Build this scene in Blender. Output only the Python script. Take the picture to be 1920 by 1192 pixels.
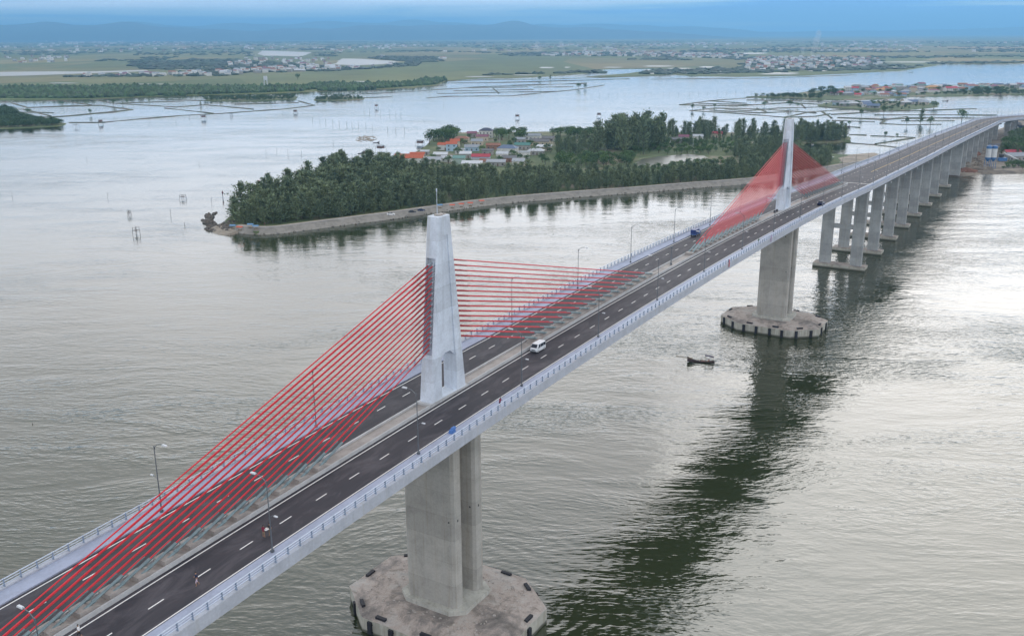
import bpy, bmesh, math, random
import numpy as np
from mathutils import Vector, Matrix
R = math.radians
random.seed(7); rng = np.random.default_rng(7)
for o in list(bpy.data.objects): bpy.data.objects.remove(o)
S = bpy.context.scene; COL = S.collection

# ---------------------------------------------------------------- camera
CAMH = 95.9; FPX = 1785.74; PITCH = math.atan((596 - 63.93) / FPX); ROLL = -0.00508
cam = bpy.data.cameras.new('camera'); camo = bpy.data.objects.new('camera', cam); COL.objects.link(camo)
cam.sensor_width = 36; cam.lens = FPX / 1920 * 36; cam.clip_start = 1; cam.clip_end = 90000
fw = Vector((0, math.cos(PITCH), -math.sin(PITCH))); up0 = Vector((0, math.sin(PITCH), math.cos(PITCH))); ex = Vector((1, 0, 0))
rt = ex * math.cos(ROLL) + up0 * math.sin(ROLL); up = up0 * math.cos(ROLL) - ex * math.sin(ROLL)
camo.matrix_world = Matrix(((rt.x, up.x, -fw.x, 0), (rt.y, up.y, -fw.y, 0), (rt.z, up.z, -fw.z, CAMH), (0, 0, 0, 1)))
S.camera = camo
def at(px, py, z=0.0):
    """survey helper: ground position (x, y) of a photo point lying at height z"""
    a, b = px - 960, py - 596
    d = rt * (a / FPX) - up * (b / FPX) + fw
    k = (z - CAMH) / d.z
    return (d.x * k, d.y * k)

# ---------------------------------------------------------------- world, sun, exposure
SUN_EL, SUN_AZ = 30, 32            # azimuth clockwise from +Y
W = bpy.data.worlds.new('World'); S.world = W; W.use_nodes = True
nt = W.node_tree; nt.nodes.clear()
class NT:
    def __init__(s, t): s.t = t
    def n(s, typ, **k):
        nd = s.t.nodes.new(typ)
        for a, v in k.items():
            if a.startswith('i_'): nd.inputs[a[2:].replace('_', ' ')].default_value = v
            else: setattr(nd, a, v)
        return nd
    def l(s, a, b): s.t.links.new(a, b)
    def math(s, op, a, b=None, c=None, clamp=False):
        nd = s.t.nodes.new('ShaderNodeMath'); nd.operation = op; nd.use_clamp = clamp
        for i, x in enumerate((a, b, c)):
            if x is None: continue
            if isinstance(x, (int, float)): nd.inputs[i].default_value = x
            else: s.t.links.new(x, nd.inputs[i])
        return nd.outputs[0]
    def ramp(s, fac, stops, interp='LINEAR'):
        nd = s.t.nodes.new('ShaderNodeValToRGB'); nd.color_ramp.interpolation = interp
        e = nd.color_ramp.elements
        while len(e) < len(stops): e.new(0.5)
        for i, (p, c) in enumerate(stops):
            e[i].position = p; e[i].color = (c[0], c[1], c[2], 1) if not isinstance(c, (int, float)) else (c, c, c, 1)
        s.t.links.new(fac, nd.inputs[0]); return nd.outputs[0]
    def mix(s, fac, a, b, typ='MIX'):
        nd = s.t.nodes.new('ShaderNodeMix'); nd.data_type = 'RGBA'; nd.blend_type = typ
        for i, x in ((0, fac), (6, a), (7, b)):
            if isinstance(x, (int, float)): nd.inputs[i].default_value = x
            elif isinstance(x, (tuple, list)): nd.inputs[i].default_value = (x[0], x[1], x[2], 1)
            else: s.t.links.new(x, nd.inputs[i])
        return nd.outputs[2]
    def vscale(s, v, sc, rot=(0, 0, 0), loc=(0, 0, 0)):
        nd = s.t.nodes.new('ShaderNodeMapping'); nd.inputs['Scale'].default_value = sc
        nd.inputs['Rotation'].default_value = rot; nd.inputs['Location'].default_value = loc
        s.t.links.new(v, nd.inputs['Vector']); return nd.outputs[0]
    def noise(s, v, scale, detail=3, rough=.5, dist=0.0):
        nd = s.t.nodes.new('ShaderNodeTexNoise'); nd.inputs['Scale'].default_value = scale
        nd.inputs['Detail'].default_value = detail; nd.inputs['Roughness'].default_value = rough
        nd.inputs['Distortion'].default_value = dist
        s.t.links.new(v, nd.inputs['Vector']); return nd.outputs[0]
w = NT(nt)
sky = w.n('ShaderNodeTexSky', sky_type='NISHITA', sun_disc=False)
sky.sun_elevation = R(SUN_EL); sky.sun_rotation = R(SUN_AZ); sky.altitude = 0; sky.air_density = 1.3; sky.dust_density = 2.0
bg1 = w.n('ShaderNodeBackground'); bg1.inputs[1].default_value = 0.10; w.l(sky.outputs[0], bg1.inputs[0])
tc = w.n('ShaderNodeTexCoord'); nrm = w.n('ShaderNodeVectorMath', operation='NORMALIZE'); w.l(tc.outputs['Generated'], nrm.inputs[0])
sep = w.n('ShaderNodeSeparateXYZ'); w.l(nrm.outputs[0], sep.inputs[0])
el = sep.outputs[2]
# cloud texture on a flat cloud deck: direction divided by (elevation + small)
den = w.math('ADD', w.math('MAXIMUM', el, 0.0), 0.06)
cx_ = w.math('DIVIDE', sep.outputs[0], den); cy_ = w.math('DIVIDE', sep.outputs[1], den)
cmb = w.n('ShaderNodeCombineXYZ'); w.l(cx_, cmb.inputs[0]); w.l(cy_, cmb.inputs[1])
c1 = w.noise(w.vscale(cmb.outputs[0], (.55, .85, 1)), 1.0, 6, .55, .6)
c2 = w.noise(w.vscale(cmb.outputs[0], (.16, .3, 1)), 1.0, 3, .5, .3)
dens = w.math('ADD', w.math('MULTIPLY', c1, .6), w.math('MULTIPLY', c2, .5))
band = w.noise(w.vscale(nrm.outputs[0], (2.2, 2.2, 55), loc=(.7, 0, 0)), 1.0, 4, .5, .2)
base = w.ramp(w.math('MULTIPLY_ADD', w.math('SUBTRACT', band, .5), .17, w.math('MULTIPLY_ADD', w.math('SUBTRACT', dens, .55), .03, el)), [(0.0, (.12, .44, 1.05)), (.009, (.17, .55, 1.32)), (.017, (.50, .86, 1.24)), (.025, (.95, 1.20, 1.36)),
              (.045, (1.25, 1.42, 1.66)), (.09, (1.90, 1.94, 2.08)), (.25, (2.08, 1.97, 1.92)), (.42, (1.46, 1.39, 1.35)), (.6, (1.05, 1.06, 1.08)), (1., (1.08, 1.14, 1.24))])
cl = w.ramp(dens, [(.42, .66), (.55, 1.0), (.68, 1.3)])
base = w.mix(w.ramp(el, [(0.02, 0), (.12, 1)]), base, w.mix(1.0, base, cl, 'MULTIPLY'))
# veiled sun: broad glow through the cloud
sd = (math.sin(R(14)) * math.cos(R(22)), math.cos(R(14)) * math.cos(R(22)), math.sin(R(22)))
dp = w.n('ShaderNodeVectorMath', operation='DOT_PRODUCT'); w.l(nrm.outputs[0], dp.inputs[0]); dp.inputs[1].default_value = sd
glow = w.math('POWER', w.math('MAXIMUM', dp.outputs['Value'], 0.0), 9.0)
glow = w.math('MULTIPLY', glow, w.ramp(el, [(.03, 0), (.16, 1)]))
gain = w.math('MULTIPLY_ADD', glow, .42, 1.0)
vm = w.n('ShaderNodeVectorMath', operation='SCALE'); w.l(base, vm.inputs[0]); w.l(gain, vm.inputs['Scale'])
bg2 = w.n('ShaderNodeBackground'); bg2.inputs[1].default_value = 1.0; w.l(vm.outputs[0], bg2.inputs[0])
mx = w.n('ShaderNodeMixShader'); mx.inputs[0].default_value = .92; w.l(bg1.outputs[0], mx.inputs[1]); w.l(bg2.outputs[0], mx.inputs[2])
wo = w.n('ShaderNodeOutputWorld'); w.l(mx.outputs[0], wo.inputs[0])

sl = bpy.data.lights.new('sun', 'SUN'); so = bpy.data.objects.new('sun', sl); COL.objects.link(so)
sl.energy = 0.6; sl.angle = R(40); sl.color = (1, .97, .92)
sv = Vector((math.sin(R(SUN_AZ)) * math.cos(R(SUN_EL)), math.cos(R(SUN_AZ)) * math.cos(R(SUN_EL)), math.sin(R(SUN_EL))))
so.rotation_euler = sv.to_track_quat('Z', 'Y').to_euler()
S.view_settings.view_transform = 'Standard'; S.view_settings.look = 'None'
S.view_settings.exposure = 0.0; S.view_settings.gamma = 1; S.view_settings.use_curve_mapping = False

# ---------------------------------------------------------------- materials
MATS = {}
def newmat(name):
    m = bpy.data.materials.new(name); m.use_nodes = True; m.node_tree.nodes.clear(); t = NT(m.node_tree)
    b = t.n('ShaderNodeBsdfPrincipled'); o = t.n('ShaderNodeOutputMaterial'); t.l(b.outputs[0], o.inputs[0])
    MATS[name] = m
    return m, t, b
def plain(name, col, rough=.6, metal=0, var=.12, scale=1.5, bump=0):
    m, t, b = newmat(name); c = t.n('ShaderNodeTexCoord')
    n = t.noise(c.outputs['Object'], scale, 4, .6)
    k = t.ramp(n, [(.3, 1 - var), (.7, 1 + var)])
    t.l(t.mix(1.0, col, k, 'MULTIPLY'), b.inputs['Base Color'])
    b.inputs['Roughness'].default_value = rough; b.inputs['Metallic'].default_value = metal
    if bump:
        bn = t.n('ShaderNodeBump'); bn.inputs['Distance'].default_value = bump; t.l(n, bn.inputs['Height']); t.l(bn.outputs[0], b.inputs['Normal'])
    return m
def concrete(name, col, stain=.3, streak=True, lift=0, tint=(.8, .72, .6), rough=.8):
    """weathered concrete: blotches, vertical run marks, optional pour lines every <lift> metres"""
    m, t, b = newmat(name); c = t.n('ShaderNodeTexCoord'); P = c.outputs['Object']
    a = t.noise(P, .35, 5, .6, .4); f = t.noise(P, 3.0, 5, .7)
    k = t.ramp(a, [(.3, 1 - stain), (.55, 1.0), (.75, 1 + stain * .35)])
    col1 = t.mix(1.0, col, k, 'MULTIPLY')
    col1 = t.mix(1.0, col1, t.ramp(f, [(.25, .86), (.75, 1.12)]), 'MULTIPLY')
    if streak:
        s = t.noise(t.vscale(P, (1.6, 1.6, .05)), 1.0, 4, .6)
        col1 = t.mix(t.ramp(s, [(.52, 0), (.72, .55)]), col1, t.mix(1.0, col1, tint, 'MULTIPLY'))
        s2 = t.noise(t.vscale(P, (.9, .9, .03), loc=(9, 3, 1)), 1.0, 3, .5)
        col1 = t.mix(t.ramp(s2, [(.58, 0), (.75, .5)]), col1, (.42, .42, .40))
    if lift:
        sp = t.n('ShaderNodeSeparateXYZ'); t.l(P, sp.inputs[0])
        fr = t.math('FRACT', t.math('DIVIDE', sp.outputs[2], lift))
        col1 = t.mix(t.ramp(fr, [(.0, .35), (.018, 0.0), (.98, 0), (1., .35)]), col1, t.mix(1.0, col1, (.55, .55, .53), 'MULTIPLY'))
        cell = t.n('ShaderNodeTexWhiteNoise', noise_dimensions='1D'); t.l(t.math('FLOOR', t.math('DIVIDE', sp.outputs[2], lift)), cell.inputs['W'])
        col1 = t.mix(1.0, col1, t.ramp(cell.outputs['Value'], [(0, .9), (1, 1.08)]), 'MULTIPLY')
    t.l(col1, b.inputs['Base Color']); b.inputs['Roughness'].default_value = rough
    bn = t.n('ShaderNodeBump'); bn.inputs['Distance'].default_value = .02; bn.inputs['Strength'].default_value = .6
    t.l(f, bn.inputs['Height']); t.l(bn.outputs[0], b.inputs['Normal'])
    return m
M_pyl = concrete('pylon_concrete', (.62, .68, .76), .2, tint=(.78, .78, .78), lift=3.7)
M_pier = concrete('pier_concrete', (.41, .40, .37), .2, lift=4.2)
M_pierlight = concrete('approach_pier_concrete', (.36, .38, .385), .2, lift=5)
M_cap = concrete('cap_concrete', (.42, .385, .355), .5, streak=False)
def raftmat():
    m, t, b = newmat('stained_raft'); c = t.n('ShaderNodeTexCoord'); P = c.outputs['Object']
    a = t.noise(P, .16, 7, .68, .35); d = t.noise(t.vscale(P, (1, 1, 1), loc=(7, 3, 2)), .42, 6, .7, .6); f = t.noise(P, 4, 4, .75)
    col = t.ramp(a, [(.32, (.10, .095, .09)), (.44, (.24, .215, .20)), (.53, (.40, .345, .31)), (.62, (.42, .39, .365)), (.74, (.27, .27, .26))])
    col = t.mix(t.ramp(d, [(.52, 0), (.66, .75)]), col, (.17, .15, .13)); col = t.mix(1.0, col, t.ramp(f, [(.3, .8), (.7, 1.15)]), 'MULTIPLY')
    t.l(col, b.inputs['Base Color']); b.inputs['Roughness'].default_value = .85
    bn = t.n('ShaderNodeBump'); bn.inputs['Distance'].default_value = .12; t.l(d, bn.inputs['Height']); t.l(bn.outputs[0], b.inputs['Normal']); return m
M_raft = raftmat()
def tidemat():
    m, t, b = newmat('tide_stained_side'); c = t.n('ShaderNodeTexCoord'); P = c.outputs['Object']; sp = t.n('ShaderNodeSeparateXYZ'); t.l(P, sp.inputs[0])
    s_ = t.noise(t.vscale(P, (1.4, 1.4, .12)), 1.0, 4, .6); a = t.noise(P, .4, 4, .6)
    col = t.mix(t.ramp(s_, [(.4, 0), (.65, .7)]), (.46, .46, .41), (.26, .24, .19)); col = t.mix(1.0, col, t.ramp(a, [(.3, .8), (.7, 1.1)]), 'MULTIPLY')
    zz = t.math('ADD', sp.outputs[2], t.math('MULTIPLY', s_, .5)); col = t.mix(t.ramp(zz, [(.55, .9), (.95, 0)]), col, (.05, .055, .04))
    t.l(col, b.inputs['Base Color']); b.inputs['Roughness'].default_value = .8; return m
M_tide = tidemat()
M_capside = concrete('cap_side_concrete', (.46, .46, .42), .3, tint=(.55, .52, .45))
M_deck = concrete('deck_concrete', (.47, .50, .56), .15, tint=(.8, .8, .8))
M_girder = concrete('girder_concrete', (.34, .35, .36), .2)
M_median = concrete('median_concrete', (.46, .47, .48), .2, streak=False)
M_medfill = concrete('median_fill', (.36, .33, .31), .3, streak=False)
M_walk = concrete('walk_paving', (.34, .38, .49), .18, streak=False)
M_bank = concrete('bank_concrete', (.24, .225, .20), .35, streak=False)
M_rock = concrete('rock', (.13, .115, .10), .5, streak=False)
M_postc = plain('post_steel', (.27, .34, .45), .5, .2, .1)
M_rail = plain('galvanised_steel', (.55, .62, .72), .45, .3, .1)
M_rub = plain('black_rubber', (.015, .017, .025), .7)
M_pole = plain('dark_grey_steel', (.15, .17, .19), .5, .4)
M_lumi = plain('lamp_head_grey', (.55, .58, .62), .4)
M_sleeve = plain('sleeve_steel', (.20, .27, .29), .5, .3, .2)
M_cone = plain('anchor_cone', (.45, .5, .55), .5, .3)
M_red = plain('cable_red', (.60, .012, .028), .45, 0, .12, .6)
M_red2 = plain('cable_socket_red', (.36, .012, .022), .45, 0, .12, .6)
M_dark = plain('dark_recess', (.06, .06, .065), .8)
M_white = plain('white_paint', (.78, .78, .76), .6, 0, .12, 4)
M_yellow = plain('yellow_paint', (.62, .42, .10), .6, 0, .15, 4)
M_glass = plain('dark_glass', (.02, .03, .045), .08, 0, 0)
M_tyre = plain('tyre', (.02, .02, .02), .8)
M_bodyw = plain('white_body', (.72, .76, .80), .3)
M_skin = plain('skin', (.35, .2, .13), .6)
def asphalt():
    m, t, b = newmat('asphalt'); c = t.n('ShaderNodeTexCoord'); P = c.outputs['Object']
    a = t.noise(t.vscale(P, (.03, .45, 1)), 1.0, 5, .6, .3)
    p = t.noise(t.vscale(P, (.11, .35, 1), loc=(4, 8, 0)), 1.0, 6, .72, .8)
    f = t.noise(P, 9, 4, .7)
    col = t.mix(t.ramp(a, [(.35, 0), (.65, 1)]), (.022, .022, .031), (.036, .034, .043))
    col = t.mix(t.ramp(p, [(.47, 0), (.74, .6)]), col, (.13, .12, .135))      # dried dust
    col = t.mix(1.0, col, t.ramp(f, [(.3, .85), (.7, 1.15)]), 'MULTIPLY')
    t.l(col, b.inputs['Base Color']); b.inputs['Roughness'].default_value = .75
    return m
M_asph = asphalt()
# road far side of the joint is the same asphalt, weathered paler
def leaves(name, c1, c2, c3, amp=.45):
    m, t, b = newmat(name); oi = t.n('ShaderNodeObjectInfo'); c = t.n('ShaderNodeTexCoord')
    n = t.noise(c.outputs['Object'], .9, 3, .6)
    col = t.mix(t.ramp(oi.outputs['Random'], [(0, 0), (.5, .5), (1, 1)]), c1, c2)
    col = t.mix(t.ramp(n, [(.4, 0), (.7, amp)]), col, c3)
    g = t.n('ShaderNodeNewGeometry')
    col = t.mix(1.0, col, t.ramp(g.outputs['Random Per Island'], [(0, .55), (1, 1.5)]), 'MULTIPLY')
    t.l(col, b.inputs['Base Color']); b.inputs['Roughness'].default_value = .75
    return m
M_cas = leaves('casuarina_needles', (.095, .145, .090), (.145, .190, .100), (.22, .25, .125))
M_broad = leaves('broad_leaves', (.04, .085, .03), (.08, .15, .04), (.11, .17, .05))
M_mang = leaves('mangrove_leaves', (.035, .075, .03), (.055, .11, .04), (.075, .125, .045))
M_farfol = leaves('far_foliage', (.022, .045, .03), (.035, .06, .035), (.04, .06, .04))
M_bark = plain('bark', (.10, .085, .07), .9)

BOAT = at(1316, 679, 0)
def water(name='river_water', rough=.07):
    m, t, b = newmat(name); g = t.n('ShaderNodeNewGeometry'); P = g.outputs['Position']
    # currents bend the ripple pattern
    wn = t.n('ShaderNodeTexNoise'); wn.inputs['Scale'].default_value = .012; wn.inputs['Detail'].default_value = 2
    t.l(P, wn.inputs['Vector'])
    off = t.n('ShaderNodeVectorMath', operation='MULTIPLY_ADD'); t.l(wn.outputs['Color'], off.inputs[0])
    off.inputs[1].default_value = (38, 38, 0); t.l(P, off.inputs[2]); Q = off.outputs[0]
    patch = t.noise(t.vscale(P, (.0045, .012, 1), rot=(0, 0, R(-14))), 1.0, 5, .55, .9)
    rip = t.ramp(patch, [(.34, .22), (.48, .7), (.64, 1.3)])
    p2 = t.noise(t.vscale(P, (.018, .055, 1), rot=(0, 0, R(-20)), loc=(3, 1, 0)), 1.0, 4, .6, 1.2); rip = t.math('MULTIPLY', rip, t.ramp(p2, [(.36, .45), (.62, 1.4)]))
    sp = t.n('ShaderNodeSeparateXYZ'); t.l(P, sp.inputs[0])     # open channel on the right is windy, the lagoon behind the island is sheltered
    sh = t.math('ADD', sp.outputs[1], t.math('MULTIPLY', sp.outputs[0], -1.1)); sh = t.math('ADD', sh, t.math('MULTIPLY', patch, 160))
    shel = t.ramp(t.math('DIVIDE', sh, 1000), [(.38, 1), (.62, .38)]); rip = t.math('MULTIPLY', rip, shel)
    n1 = t.noise(t.vscale(Q, (.25, .68, 1), rot=(0, 0, R(22))), 1.0, 2, .5)
    n2 = t.noise(t.vscale(Q, (.60, 1.3, 1), rot=(0, 0, R(-24))), 1.0, 2, .5)
    n3 = t.noise(t.vscale(Q, (.05, .12, 1), rot=(0, 0, R(8))), 1.0, 2, .5)
    h = t.math('ADD', t.math('MULTIPLY', n1, .34), t.math('MULTIPLY', n2, t.math('MULTIPLY_ADD', patch, .36, .0)))
    h = t.math('MULTIPLY', h, rip)
    h = t.math('ADD', h, t.math('MULTIPLY', t.math('MULTIPLY', n3, .4), shel))
    bn = t.n('ShaderNodeBump'); bn.inputs['Distance'].default_value = 1.0; bn.inputs['Strength'].default_value = .62
    for (px_, py_, f_, a_) in ((-11.2, 144.9, 2.6, .05), (89.9, 312.1, 1.7, .07)):      # rings spreading from the two rafts
        ds = t.n('ShaderNodeVectorMath', operation='DISTANCE'); t.l(P, ds.inputs[0]); ds.inputs[1].default_value = (px_, py_, 0); D = ds.outputs['Value']
        wv = t.math('SINE', t.math('MULTIPLY', t.math('ADD', D, t.math('MULTIPLY', n3, 9)), f_)); fall = t.ramp(t.math('DIVIDE', D, 60), [(.2, 1), (.9, 0)])
        h = t.math('ADD', h, t.math('MULTIPLY', t.math('MULTIPLY', wv, fall), t.math('MULTIPLY', n2, a_)))
    mp = t.n('ShaderNodeMapping', vector_type='TEXTURE'); mp.inputs['Location'].default_value = (BOAT[0], BOAT[1], 0); mp.inputs['Rotation'].default_value = (0, 0, -.12); t.l(P, mp.inputs['Vector'])
    sq = t.n('ShaderNodeSeparateXYZ'); t.l(mp.outputs[0], sq.inputs[0])             # boat wake: a V of short waves trailing the stern
    ay = t.math('ABSOLUTE', sq.outputs[1]); dd_ = t.math('SUBTRACT', ay, t.math('MULTIPLY', t.math('ADD', sq.outputs[0], 4.5), .24))
    env = t.math('MULTIPLY', t.ramp(t.math('ABSOLUTE', t.math('DIVIDE', dd_, 4)), [(0, 1), (.7, 0)]), t.ramp(t.math('DIVIDE', t.math('ADD', sq.outputs[0], 5), 45), [(0, 0), (.03, 1), (1, 0)]))
    h = t.math('ADD', h, t.math('MULTIPLY', t.math('MULTIPLY', t.math('SINE', t.math('MULTIPLY', dd_, 3.0)), env), .16))
    t.l(h, bn.inputs['Height']); t.l(bn.outputs[0], b.inputs['Normal'])
    silt = t.noise(t.vscale(P, (.006, .009, 1)), 1.0, 3, .5, .5)
    t.l(t.mix(t.ramp(silt, [(.35, 0), (.7, 1)]), (.018, .029, .009), (.032, .040, .018)), b.inputs['Base Color'])
    b.inputs['Roughness'].default_value = rough; b.inputs['IOR'].default_value = 1.95
    return m
M_water = water(); M_water2 = water('wind_roughened_water', .3)
def landmat(name, kind):
    m, t, b = newmat(name); g = t.n('ShaderNodeNewGeometry'); P = g.outputs['Position']
    if kind == 'plain':
        v = t.n('ShaderNodeTexVoronoi'); v.inputs['Scale'].default_value = 1
        t.l(t.vscale(P, (.0022, .0012, 1), rot=(0, 0, R(12))), v.inputs['Vector'])
        sp = t.n('ShaderNodeSeparateColor'); t.l(v.outputs['Color'], sp.inputs[0])
        n = t.noise(t.vscale(P, (.0009, .0004, 1)), 1.0, 5, .6, .5)
        n2 = t.noise(t.vscale(P, (.006, .004, 1)), 1.0, 5, .65)
        col = t.ramp(sp.outputs[0], [(0, (.07, .11, .03)), (.4, (.12, .15, .045)), (.7, (.22, .19, .07)), (1, (.33, .22, .11))])
        col = t.mix(t.ramp(n, [(.35, 0), (.6, .8)]), col, (.08, .11, .035))
        col = t.mix(1.0, col, t.ramp(n2, [(.3, .75), (.7, 1.2)]), 'MULTIPLY')
    elif kind == 'island':
        n = t.noise(P, .02, 6, .65, .4); f = t.noise(P, .3, 4, .7)
        col = t.ramp(n, [(.36, (.24, .20, .15)), (.46, (.10, .13, .05)), (.58, (.065, .10, .035)), (.75, (.13, .15, .06))])
        col = t.mix(1.0, col, t.ramp(f, [(.3, .75), (.7, 1.2)]), 'MULTIPLY')
    elif kind == 'sand':
        n = t.noise(P, .06, 6, .7, .4); f = t.noise(P, .6, 4, .7)
        col = t.ramp(n, [(.35, (.17, .145, .12)), (.5, (.30, .26, .21)), (.7, (.36, .31, .25))])
        col = t.mix(1.0, col, t.ramp(f, [(.3, .8), (.7, 1.15)]), 'MULTIPLY')
    elif kind == 'dirt':
        n = t.noise(P, .035, 7, .7, .6); f = t.noise(P, .5, 4, .7)
        col = t.ramp(n, [(.32, (.075, .065, .055)), (.48, (.17, .145, .12)), (.6, (.28, .24, .19)), (.72, (.12, .11, .07))])
        col = t.mix(1.0, col, t.ramp(f, [(.3, .7), (.7, 1.2)]), 'MULTIPLY')
    elif kind == 'bund':
        n = t.noise(P, .05, 5, .7); col = t.ramp(n, [(.4, (.12, .10, .08)), (.55, (.07, .095, .05)), (.7, (.20, .175, .14))])
    elif kind == 'mount':
        n = t.noise(P, .002, 4, .6); col = t.ramp(n, [(.3, (.025, .05, .06)), (.7, (.06, .08, .07))])
    t.l(col, b.inputs['Base Color']); b.inputs['Roughness'].default_value = .9
    return m
M_plain = landmat('field_mix', 'plain'); M_isl = landmat('island_ground', 'island'); M_sand = landmat('sand', 'sand')
M_dirt = landmat('bare_earth', 'dirt'); M_bund = landmat('bund_earth', 'bund'); M_mount = landmat('hill_forest', 'mount')

# ---------------------------------------------------------------- helpers
def link(name, me, mat=None, parent=None):
    if mat is not None:
        for mm in (mat if isinstance(mat, (list, tuple)) else [mat]): me.materials.append(mm)
    o = bpy.data.objects.new(name, me); COL.objects.link(o)
    if parent is not None: o.parent = parent
    return o
def empty(name, loc=(0, 0, 0), rz=0):
    o = bpy.data.objects.new(name, None); COL.objects.link(o); o.location = loc; o.rotation_euler = (0, 0, rz); o.empty_display_size = .5
    return o
def tag(o, label=None, cat=None, group=None, kind=None):
    if label: o['label'] = label
    if cat: o['category'] = cat
    if group: o['group'] = group
    if kind: o['kind'] = kind
    return o
def copy_tree(o, parent=None):
    c = o.copy(); COL.objects.link(c); c.parent = parent
    for ch in o.children: copy_tree(ch, c)
    return c
class MB:
    def __init__(s): s.v = []; s.f = []; s.m = []
    def add(s, vs, fs, mi=0):
        k = len(s.v); s.v += [tuple(x) for x in vs]; s.f += [tuple(i + k for i in f) for f in fs]; s.m += [mi] * len(fs); return s
    def box(s, x0, x1, y0, y1, z0, z1, mi=0, M=None, taper=1.0):
        cx, cy = (x0 + x1) / 2, (y0 + y1) / 2
        vs = [(x0, y0, z0), (x1, y0, z0), (x1, y1, z0), (x0, y1, z0)] + [(cx + (x - cx) * taper, cy + (y - cy) * taper, z1) for x, y in ((x0, y0), (x1, y0), (x1, y1), (x0, y1))]
        if M is not None: vs = [M @ Vector(v) for v in vs]
        return s.add(vs, [(0, 3, 2, 1), (4, 5, 6, 7), (0, 1, 5, 4), (1, 2, 6, 5), (2, 3, 7, 6), (3, 0, 4, 7)], mi)
    def tube(s, pts, r, n=6, mi=0, caps=True):
        pts = [Vector(p) for p in pts]; rr = r if isinstance(r, (list, tuple)) else [r] * len(pts); vs = []; fs = []
        d0 = (pts[-1] - pts[0]).normalized(); ref = Vector((0, 0, 1)) if abs(d0.z) < .9 else Vector((1, 0, 0))
        for i, p in enumerate(pts):
            d = (pts[min(i + 1, len(pts) - 1)] - pts[max(i - 1, 0)]).normalized()
            a = d.cross(ref).normalized(); b = d.cross(a)
            for k in range(n):
                an = 2 * math.pi * k / n; vs.append(p + (a * math.cos(an) + b * math.sin(an)) * rr[i])
        for i in range(len(pts) - 1):
            for k in range(n):
                k2 = (k + 1) % n; fs.append((i * n + k, i * n + k2, (i + 1) * n + k2, (i + 1) * n + k))
        if caps: fs += [tuple(range(n))[::-1], tuple((len(pts) - 1) * n + k for k in range(n))]
        return s.add(vs, fs, mi)
    def prism(s, poly, z0, z1, mi=0, top=None, topmi=None):
        n = len(poly); top = top or poly
        s.add([(x, y, z0) for x, y in poly] + [(x, y, z1) for x, y in top], [(i, (i + 1) % n, n + (i + 1) % n, n + i) for i in range(n)], mi)
        s.add([(x, y, z1) for x, y in top], [tuple(range(n))], mi if topmi is None else topmi)
        s.add([(x, y, z0) for x, y in poly], [tuple(range(n))[::-1]], mi); return s
    def mesh(s, name):
        me = bpy.data.meshes.new(name); me.from_pydata(s.v, [], s.f); me.polygons.foreach_set('material_index', s.m); me.update(); return me
    def build(s, name, mat, parent=None): return link(name, s.mesh(name), mat, parent)
def area(poly): return sum(poly[i][0] * poly[(i + 1) % len(poly)][1] - poly[(i + 1) % len(poly)][0] * poly[i][1] for i in range(len(poly))) / 2
def ccw(poly): return poly if area(poly) > 0 else poly[::-1]
def wpoly(pxs, z=0): return [at(x, y, z) for x, y in pxs]
def inside(x, y, poly):
    c = False; n = len(poly); j = n - 1
    for i in range(n):
        xi, yi = poly[i]; xj, yj = poly[j]
        if (yi > y) != (yj > y) and x < (xj - xi) * (y - yi) / (yj - yi) + xi: c = not c
        j = i
    return c
def sample(poly, n, mind=0, r=random, tries=40):
    xs = [p[0] for p in poly]; ys = [p[1] for p in poly]; out = []; grid = {}
    for _ in range(n * tries):
        if len(out) >= n: break
        x, y = r.uniform(min(xs), max(xs)), r.uniform(min(ys), max(ys))
        if not inside(x, y, poly): continue
        if mind:
            g = (int(x // mind), int(y // mind)); bad = False
            for a in (-1, 0, 1):
                for b in (-1, 0, 1):
                    for q in grid.get((g[0] + a, g[1] + b), ()):
                        if (q[0] - x) ** 2 + (q[1] - y) ** 2 < mind * mind: bad = True
            if bad: continue
            grid.setdefault(g, []).append((x, y))
        out.append((x, y))
    return out
def subdiv_poly(poly, step, jit):
    out = []; r = random.Random(3)
    for i in range(len(poly)):
        a, b = Vector(poly[i]), Vector(poly[(i + 1) % len(poly)]); L = (b - a).length; k = max(1, min(40, int(L / step))); nn = Vector((-(b - a).y, (b - a).x)).normalized() if L > 0 else Vector((0, 0))
        for j in range(k):
            p = a.lerp(b, j / k)
            if j: p = p + nn * r.uniform(-jit, jit)
            out.append((p.x, p.y))
    return out
def land(name, poly, h, mat, label, skirt=3.0, step=25, jit=2.5, zlow=-.6):
    poly = subdiv_poly(ccw(poly), step, jit); n = len(poly); m = bmesh.new()
    top = [m.verts.new((x, y, h)) for x, y in poly]
    cen = []
    for i in range(n):
        a, b, c = Vector(poly[i - 1]), Vector(poly[i]), Vector(poly[(i + 1) % n]); d = (c - a); nn = Vector((d.y, -d.x)); nn = nn.normalized() if nn.length > 0 else Vector((0, 0))
        cen.append(m.verts.new((b.x + nn.x * skirt, b.y + nn.y * skirt, zlow)))
    for i in range(n):
        j = (i + 1) % n; m.faces.new((top[j], top[i], cen[i], cen[j]))
    es = [m.edges.get((top[i], top[(i + 1) % n])) for i in range(n)]
    bmesh.ops.triangle_fill(m, edges=es, use_beauty=True)
    m.normal_update()
    for f in m.faces:
        if f.normal.z < 0: f.normal_flip()
    me = bpy.data.meshes.new(name); m.to_mesh(me); m.free()
    return tag(link(name, me, mat), label, kind='structure')

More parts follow.
